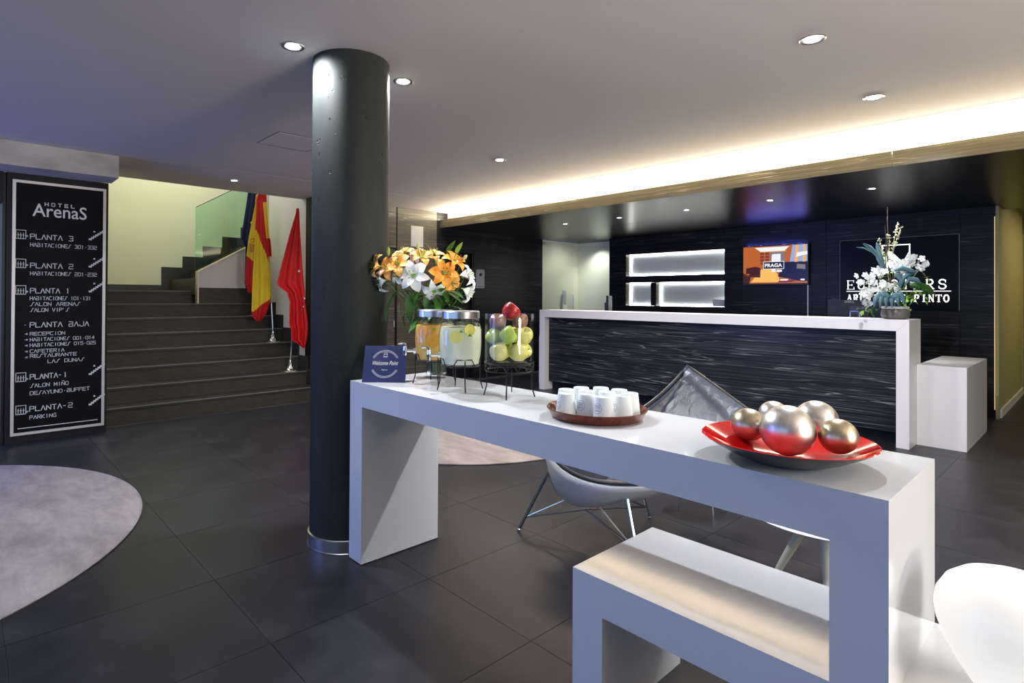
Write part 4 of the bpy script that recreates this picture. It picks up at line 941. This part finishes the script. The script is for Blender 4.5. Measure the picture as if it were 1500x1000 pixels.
# glowing lamp on the bench
lp = MB().lathe([(.045, 0), (.055, .004), (.075, .03), (.100, .07), (.124, .115), (.138, .155), (.142, .185), (.138, .215), (.122, .245), (.095, .267), (.06, .280), (.02, .2855), (.001, .286)], 64).build('glowing_lamp', LAMP)
lp.scale = (.94, .94, .95); lp.location = (-.135, 1.655, .4485); tag(lp, 'glowing white egg-shaped lamp standing on the bench', 'lamp')

# ================================================================== LOUNGE CHAIR, ROUND TABLE
A_, L_, R2_ = Vector((-1.60, 3.06, .90)), Vector((-2.17, 2.49, .50)), Vector((-.98, 2.88, .60)); K_ = Vector((-1.90, 2.52, .17))
lc = empty('lounge_chair', (-1.83, 2.58, 0), 'three-cornered lounge chair with white shell, dark leather and chrome legs', 'chair'); LO = Vector((-1.83, 2.58, 0))
dLR = (Vector((-1.64, 2.38, .375))-(L_+R2_)/2); dAL = Vector((.06, -.03, -.10)); dRA = Vector((.03, .02, -.02))
cen = (A_+L_+R2_)/3+4/9*(dLR+dAL+dRA); dK = K_-cen
def shp2(u, v, w_): return A_*u+L_*v+R2_*w_+4*(v*w_*dLR+u*v*dAL+w_*u*dRA)+dK*(.72*3*min(u, v, w_)+.28*(27*u*v*w_)**.85)
def shp(u, v, w_): return A_*u+L_*v+R2_*w_+4*(v*w_*dLR+u*v*dAL+w_*u*dRA)+dK*(27*u*v*w_)**.85
def tripatch(off, n=34, fs_p=None):
    sf = fs_p or shp
    idx = {}; vs = []; fs = []
    for i in range(n+1):
        for j in range(n+1-i): idx[i, j] = len(vs); u = 1-(i+j)/n; vs.append(sf(u, i/n, j/n))
    for i in range(n):
        for j in range(n-i):
            fs.append((idx[i, j], idx[i+1, j], idx[i, j+1]))
            if i+j < n-1: fs.append((idx[i+1, j], idx[i+1, j+1], idx[i, j+1]))
    m = MB(); m.v = [tuple(p-LO+off) for p in vs]; m.f = fs; m.m = [0]*len(fs); return m
def build_patch(nm, m, th, offs, off=Vector((0, 0, 0)), f=None):
    o = tripatch(off, fs_p=f).build(nm, m, lc, ang=180); q = o.modifiers.new('s', 'SOLIDIFY'); q.thickness = th; q.offset = offs; return o
sh_ = build_patch('shell', SHELL, .012, -1, f=shp2)
cu2 = build_patch('leather_cushion', LEATH, .032, 1, Vector((0, 0, .0005)), f=shp2)
bd = MB()
edge = [shp(0, 1-t/20, t/20) for t in range(21)]+[shp(t/20, 0, 1-t/20) for t in range(1, 21)]+[shp(1-t/20, t/20, 0) for t in range(1, 20)]
bd.tube([tuple(p-LO+Vector((0, 0, .012))) for p in edge], .009, 8, closed=True); bd.build('edge_piping', mat('piping', (.05, .05, .05), .3), lc)
bt = shp(.62, .17, .21); MB().sphere(tuple(bt-LO+Vector((0, -.01, .035))), .012, 10).build('button', LEATH, lc)
FT = [Vector((-2.191, 2.305, 0)), Vector((-1.486, 2.395, 0)), Vector((-1.808, 3.007, 0))]
TP = [shp(.06, .80, .14)-Vector((0, 0, .02)), W(919, 731, 'Z', .30), shp(.62, .19, .19)-Vector((0, 0, .02))]
for k, (f_, t_) in enumerate(zip(FT, TP)):
    l_ = MB().tube([tuple(f_+Vector((0, 0, .012))-LO), tuple(t_-LO)], .0085, 10).build('leg', CHROME if k else DCHROME, lc)
    MB().sphere(tuple(f_-LO+Vector((0, 0, .011))), .012, 10).build('foot_glide', CHROME, l_)
    d = (t_-f_); lo = f_+d*(.085/d.z)
    MB().tube([tuple(lo-LO), tuple(K_-Vector((0, 0, .02))-LO)], .0055, 8).build('brace_rod', DCHROME, lc)
    MB().tube([tuple(lo-LO), tuple((K_+(t_-K_)*.35)-Vector((0, 0, .015))-LO)], .0045, 8).build('brace_rod', CHROME, lc)
rt = empty('round_table', (-.80, 2.68, 0), 'low round white table on splayed cream legs behind the bench', 'table')
MB().lathe([(.12, .375), (.24, .383), (.295, .396), (.30, .401), (.295, .406), (.001, .406)], 72, cap0=True).build('tabletop', WHITES, rt)
for a in (2.62+.3, 4.71+.4, .8):
    d = Vector((cos(a), sin(a), 0)); top = d*.05+Vector((0, 0, .38)); ft = d*.24+Vector((0, 0, .0))
    MB().tube([tuple(top), tuple(top*.5+ft*.5), tuple(ft)], [.026, .018, .011], 12).build('leg', CREAMM, rt)
sl = MB().tube([tuple(W(993, 748, 'Z', 0)+Vector((0, 0, .012))), tuple(W(993, 748, 'Z', 0)+Vector((.05, .02, .30)))], .006, 8)
pt = W(993, 748, 'Z', 0)
sst = empty('side_stool', (pt.x+.16, pt.y+.03, 0), 'low stool on thin chrome legs hidden behind the console, one leg showing', 'stool')
MB().lathe([(.15, .30), (.155, .305), (.155, .325), (.15, .33)], 40).build('seat', LEATH, sst)
for k in range(3):
    a = pi+.19+k*2*pi/3; MB().tube([(.164*cos(a), .164*sin(a), .004), (.12*cos(a), .12*sin(a), .30)], .006, 8).build('leg', CHROME, sst)

# ================================================================== RECEPTION ITEMS
def monitor(x, y, rz, label, w_=.50, h=.30, base=.75, top=1.30):
    t = empty('monitor', (x, y, base), label, 'monitor', 'desk monitors', rz); zc = top-base
    box('screen_back', PURP, -w_/2, w_/2, -.028, .0, zc-h, zc, t, bev=.004); box('screen_glass', BLACKP, -w_/2+.012, w_/2-.012, .0, .004, zc-h+.015, zc-.015, t)
    MB().box(-.09, .09, -.05, -.028, zc-h+.05, zc-.06).build('back_hump', PLAST, t, smooth=False, bev=.008)
    box('stand_neck', PLAST, -.03, .03, -.075, -.05, .01, zc-.1, t); box('stand_foot', PLAST, -.12, .12, -.16, .06, 0, .012, t, bev=.003); return t
mo = monitor(-1.70, 6.82, 0, 'dark monitor seen from behind at the right of the counter', .58, .36, .75, 1.285)
font_text('monitor_lettering', 'DELL', mat('grey_print', (.25, .25, .27), .5), mo, frame4((-.13, -.0295, .505), (1, 0, 0), (0, 0, 1)), .022, .085, 0, .01)
monitor(-4.84, 6.98, radians(-62), 'slim monitor seen edge-on at the left of the counter', .46, .27, .75, 1.32)
pf = W(1252, 460, 'Y', 6.66); pfr = empty('card_terminal', (pf.x, 6.66, .75), 'small grey square-framed stand beside the right monitor', 'stand')
qq = MB(); strokes(qq, [[(-.04, .36), (-.04, .42), (.04, .42), (.04, .36)], [(0, 0), (0, .36)], [(-.04, .36), (.04, .36)]], lambda u, v, w_: (u, w_, v), .01, .01); qq.build('frame', DCHROME, pfr, smooth=False); box('foot', PLAST, -.05, .05, -.04, .04, 0, .01, pfr)

# flower arrangement on the counter
FX, FY = -1.30, 6.30
pot = empty('flower_pot', (FX, FY, H2), 'squat grey pot with pale rim on the reception counter', 'pot')
MB().lathe([(.075, 0), (.100, .012), (.110, .035), (.108, .075), (.098, .090), (.001, .090)], 48).build('pot_body', POT, pot); MB().lathe([(.098, .0905), (.104, .095), (.104, .112), (.095, .115), (.001, .110)], 48).build('pot_rim', POTR, pot)
ar = empty('flower_arrangement', (FX, FY, H2+.1), 'tall arrangement of white orchids, blue-green leaves and twigs on the counter', 'flowers')
DA = (Vector((FX, FY, 0))-CAM).dot(toc)
def apt(px, py, d=0): ray = F_+R_*((px-CX)/FPX)-U_*((py-CY)/FPX); return CAM+ray*((DA-d)/ray.dot(toc))-ar.location
random.seed(5)
tw = MB(); tw.tube([tuple(apt(*q)) for q in ((1311, 440), (1303, 400), (1299, 370), (1301, 345), (1300, 325), (1300, 303))], [.006, .005, .005, .004, .003, .002], 6); tw.tube([tuple(apt(*q)) for q in ((1310, 430), (1297, 390), (1298, 350), (1296, 330))], [.005, .004, .003, .002], 6)
tw.build('twig', TWIG, ar)
for pts in ([(1310, 430), (1306, 380), (1310, 350), (1315, 325)], [(1312, 430), (1308, 370), (1315, 345), (1320, 332)], [(1305, 430), (1297, 380), (1292, 365), (1288, 350)], [(1308, 430), (1301, 380), (1303, 350), (1301, 343)]):
    ct_ = MB(); P3 = [apt(*q) for q in pts]; ct_.tube([tuple(p) for p in P3], .002, 5)
    for i in range(26):
        t = random.uniform(1.3, 3); k = min(2, int(t)); p = P3[k]+(P3[k+1]-P3[k])*(t-k) if k < 3 else P3[3]
        ct_.sphere(tuple(p+Vector([random.uniform(-.012, .012) for _ in range(3)])), .0065, 6)
    ct_.build('catkin_spray', CATK, ar)
def blossom(p, r, par, m=WH):
    mb = MB(); nrm = (-toc+Vector([random.uniform(-.6, .6) for _ in range(3)])).normalized(); x = nrm.cross(Vector((0, 0, 1))).normalized(); y = nrm.cross(x)
    mb.sphere(tuple(p), r*.22, 6)
    for k in range(5):
        a = k*2*pi/5+random.random()*.3; d = x*cos(a)+y*sin(a); e = x*-sin(a)+y*cos(a)
        pts = [(0, 0, .0), (.35, .30, .10), (.75, .38, .12), (1, .15, .02), (1, -.15, .02), (.75, -.38, .12), (.35, -.30, .10)]
        mb.add([tuple(p+(d*a_+e*b_+nrm*c_)*r) for a_, b_, c_ in pts]+[tuple(p+d*r*.6+nrm*r*.02)], [(i, (i+1) % 7, 7) for i in range(7)])
    return mb.build('blossom', [m], par, ang=180)
for (x, y, n, sx, sy) in ((1273, 407, 6, 8, 6), (1290, 398, 8, 13, 6), (1308, 390, 7, 9, 6), (1325, 386, 6, 12, 5), (1338, 382, 6, 8, 6), (1350, 392, 4, 7, 8), (1353, 384, 3, 4, 6), (1271, 430, 6, 8, 8), (1272, 440, 5, 7, 8), (1285, 424, 6, 9, 6), (1299, 420, 5, 8, 5), (1282, 412, 4, 9, 5), (1312, 420, 3, 5, 5), (1258, 409, 3, 5, 6), (1326, 400, 3, 7, 4), (1337, 411, 2, 6, 4)):
    for _ in range(int(n*1.35)): blossom(apt(x+random.uniform(-sx, sx), y+random.uniform(-sy, sy), random.uniform(-.02, .12)), random.uniform(.024, .036), ar)
def bleaf(pts, wd, m, nm='broad_leaf', d=.05):
    P3 = [apt(x, y, d) for x, y in pts]; n = len(P3); vs = []; fs = []
    for i, p in enumerate(P3):
        t = i/(n-1); tn = (P3[min(i+1, n-1)]-P3[max(i-1, 0)]).normalized(); s = tn.cross(toc).normalized()*wd*.5*(sin(pi*(t*.9+.07))**.7)
        vs += [p-s, p-toc*.008, p+s]
    for i in range(n-1):
        for j in range(2): a = i*3+j; fs.append((a, a+1, a+4, a+3))
    MB().add(vs, fs).build(nm, m, ar, ang=180, solid=.0015)
bleaf([(1296, 395), (1291, 380), (1286, 365), (1284, 355)], .05, BGREEN, 'blade_leaf'); bleaf([(1294, 392), (1285, 372), (1275, 361), (1265, 356)], .022, BGREEN, 'blade_leaf'); bleaf([(1292, 388), (1280, 370), (1265, 363), (1254, 362)], .014, BGREEN, 'blade_leaf')
bleaf([(1298, 398), (1291, 388), (1286, 380), (1283, 375)], .03, BGREEN, 'blade_leaf'); bleaf([(1293, 390), (1284, 375), (1275, 366), (1264, 357)], .018, BGREEN, 'blade_leaf')
for ex, ey, mx_ in ((1280, 450, 1288), (1289, 451, 1293), (1298, 451, 1299), (1307, 450, 1306), (1316, 448, 1313), (1325, 445, 1320)):
    bleaf([(1304, 436), (mx_, 431), (mx_+(ex-mx_)*.6, 437), (ex, ey)], .062, BGREEN, d=.16)
bleaf([(1315, 418), (1325, 405), (1333, 400), (1342, 398)], .05, BGREEN, d=.1); bleaf([(1318, 422), (1322, 410), (1314, 402), (1311, 400)], .06, BGREEN, d=.1); bleaf([(1332, 418), (1345, 418), (1357, 422), (1369, 430)], .08, LEAF, d=.08); bleaf([(1325, 418), (1332, 408), (1343, 410), (1350, 416)], .05, BGREEN, d=.1)
bleaf([(1310, 396), (1322, 392), (1334, 396), (1343, 399)], .045, BGREEN, d=.13)
random.seed(11)
for (x, y, n, sx, sy, m) in ((1345, 432, 26, 14, 9, LGREEN), (1266, 452, 9, 6, 4, LGREEN), (1277, 456, 8, 6, 5, LEAF), (1300, 430, 22, 22, 9, LEAF), (1320, 425, 22, 20, 10, LEAF), (1358, 424, 12, 10, 6, LEAF), (1262, 432, 8, 5, 8, LEAF), (1300, 405, 12, 8, 8, LGREEN), (1327, 448, 10, 5, 6, LGREEN), (1357, 405, 5, 5, 4, LGREEN), (1300, 380, 12, 6, 7, LGREEN)):
    for _ in range(n):
        p = apt(x+random.uniform(-sx, sx), y+random.uniform(-sy, sy), random.uniform(-.08, .13))
        leaf(p, (random.uniform(-1, 1), random.uniform(-1, .2), random.uniform(-.7, .7)), random.uniform(.035, .06), m, ar, 1.9)
for q in ((1268, 445), (1348, 432), (1352, 390), (1272, 410), (1258, 410), (1366, 428), (1275, 452)):
    MB().tube([(0, 0, .0), tuple(apt(1310, 435)), tuple(apt(*q, .03))], .003, 5).build('flower_stem', STEM, ar)

# sprinkler on the lit band
sk = empty('ceiling_sprinkler', (-3.03, 5.24, H), 'small cream sprinkler head on the lit cove ceiling', 'sprinkler')
MB().lathe([(.035, 0), (.035, -.006), (.015, -.01), (.012, -.03), (.022, -.032), (.022, -.036), (.001, -.037)], 20).build('sprinkler_head', CREAM2, sk)
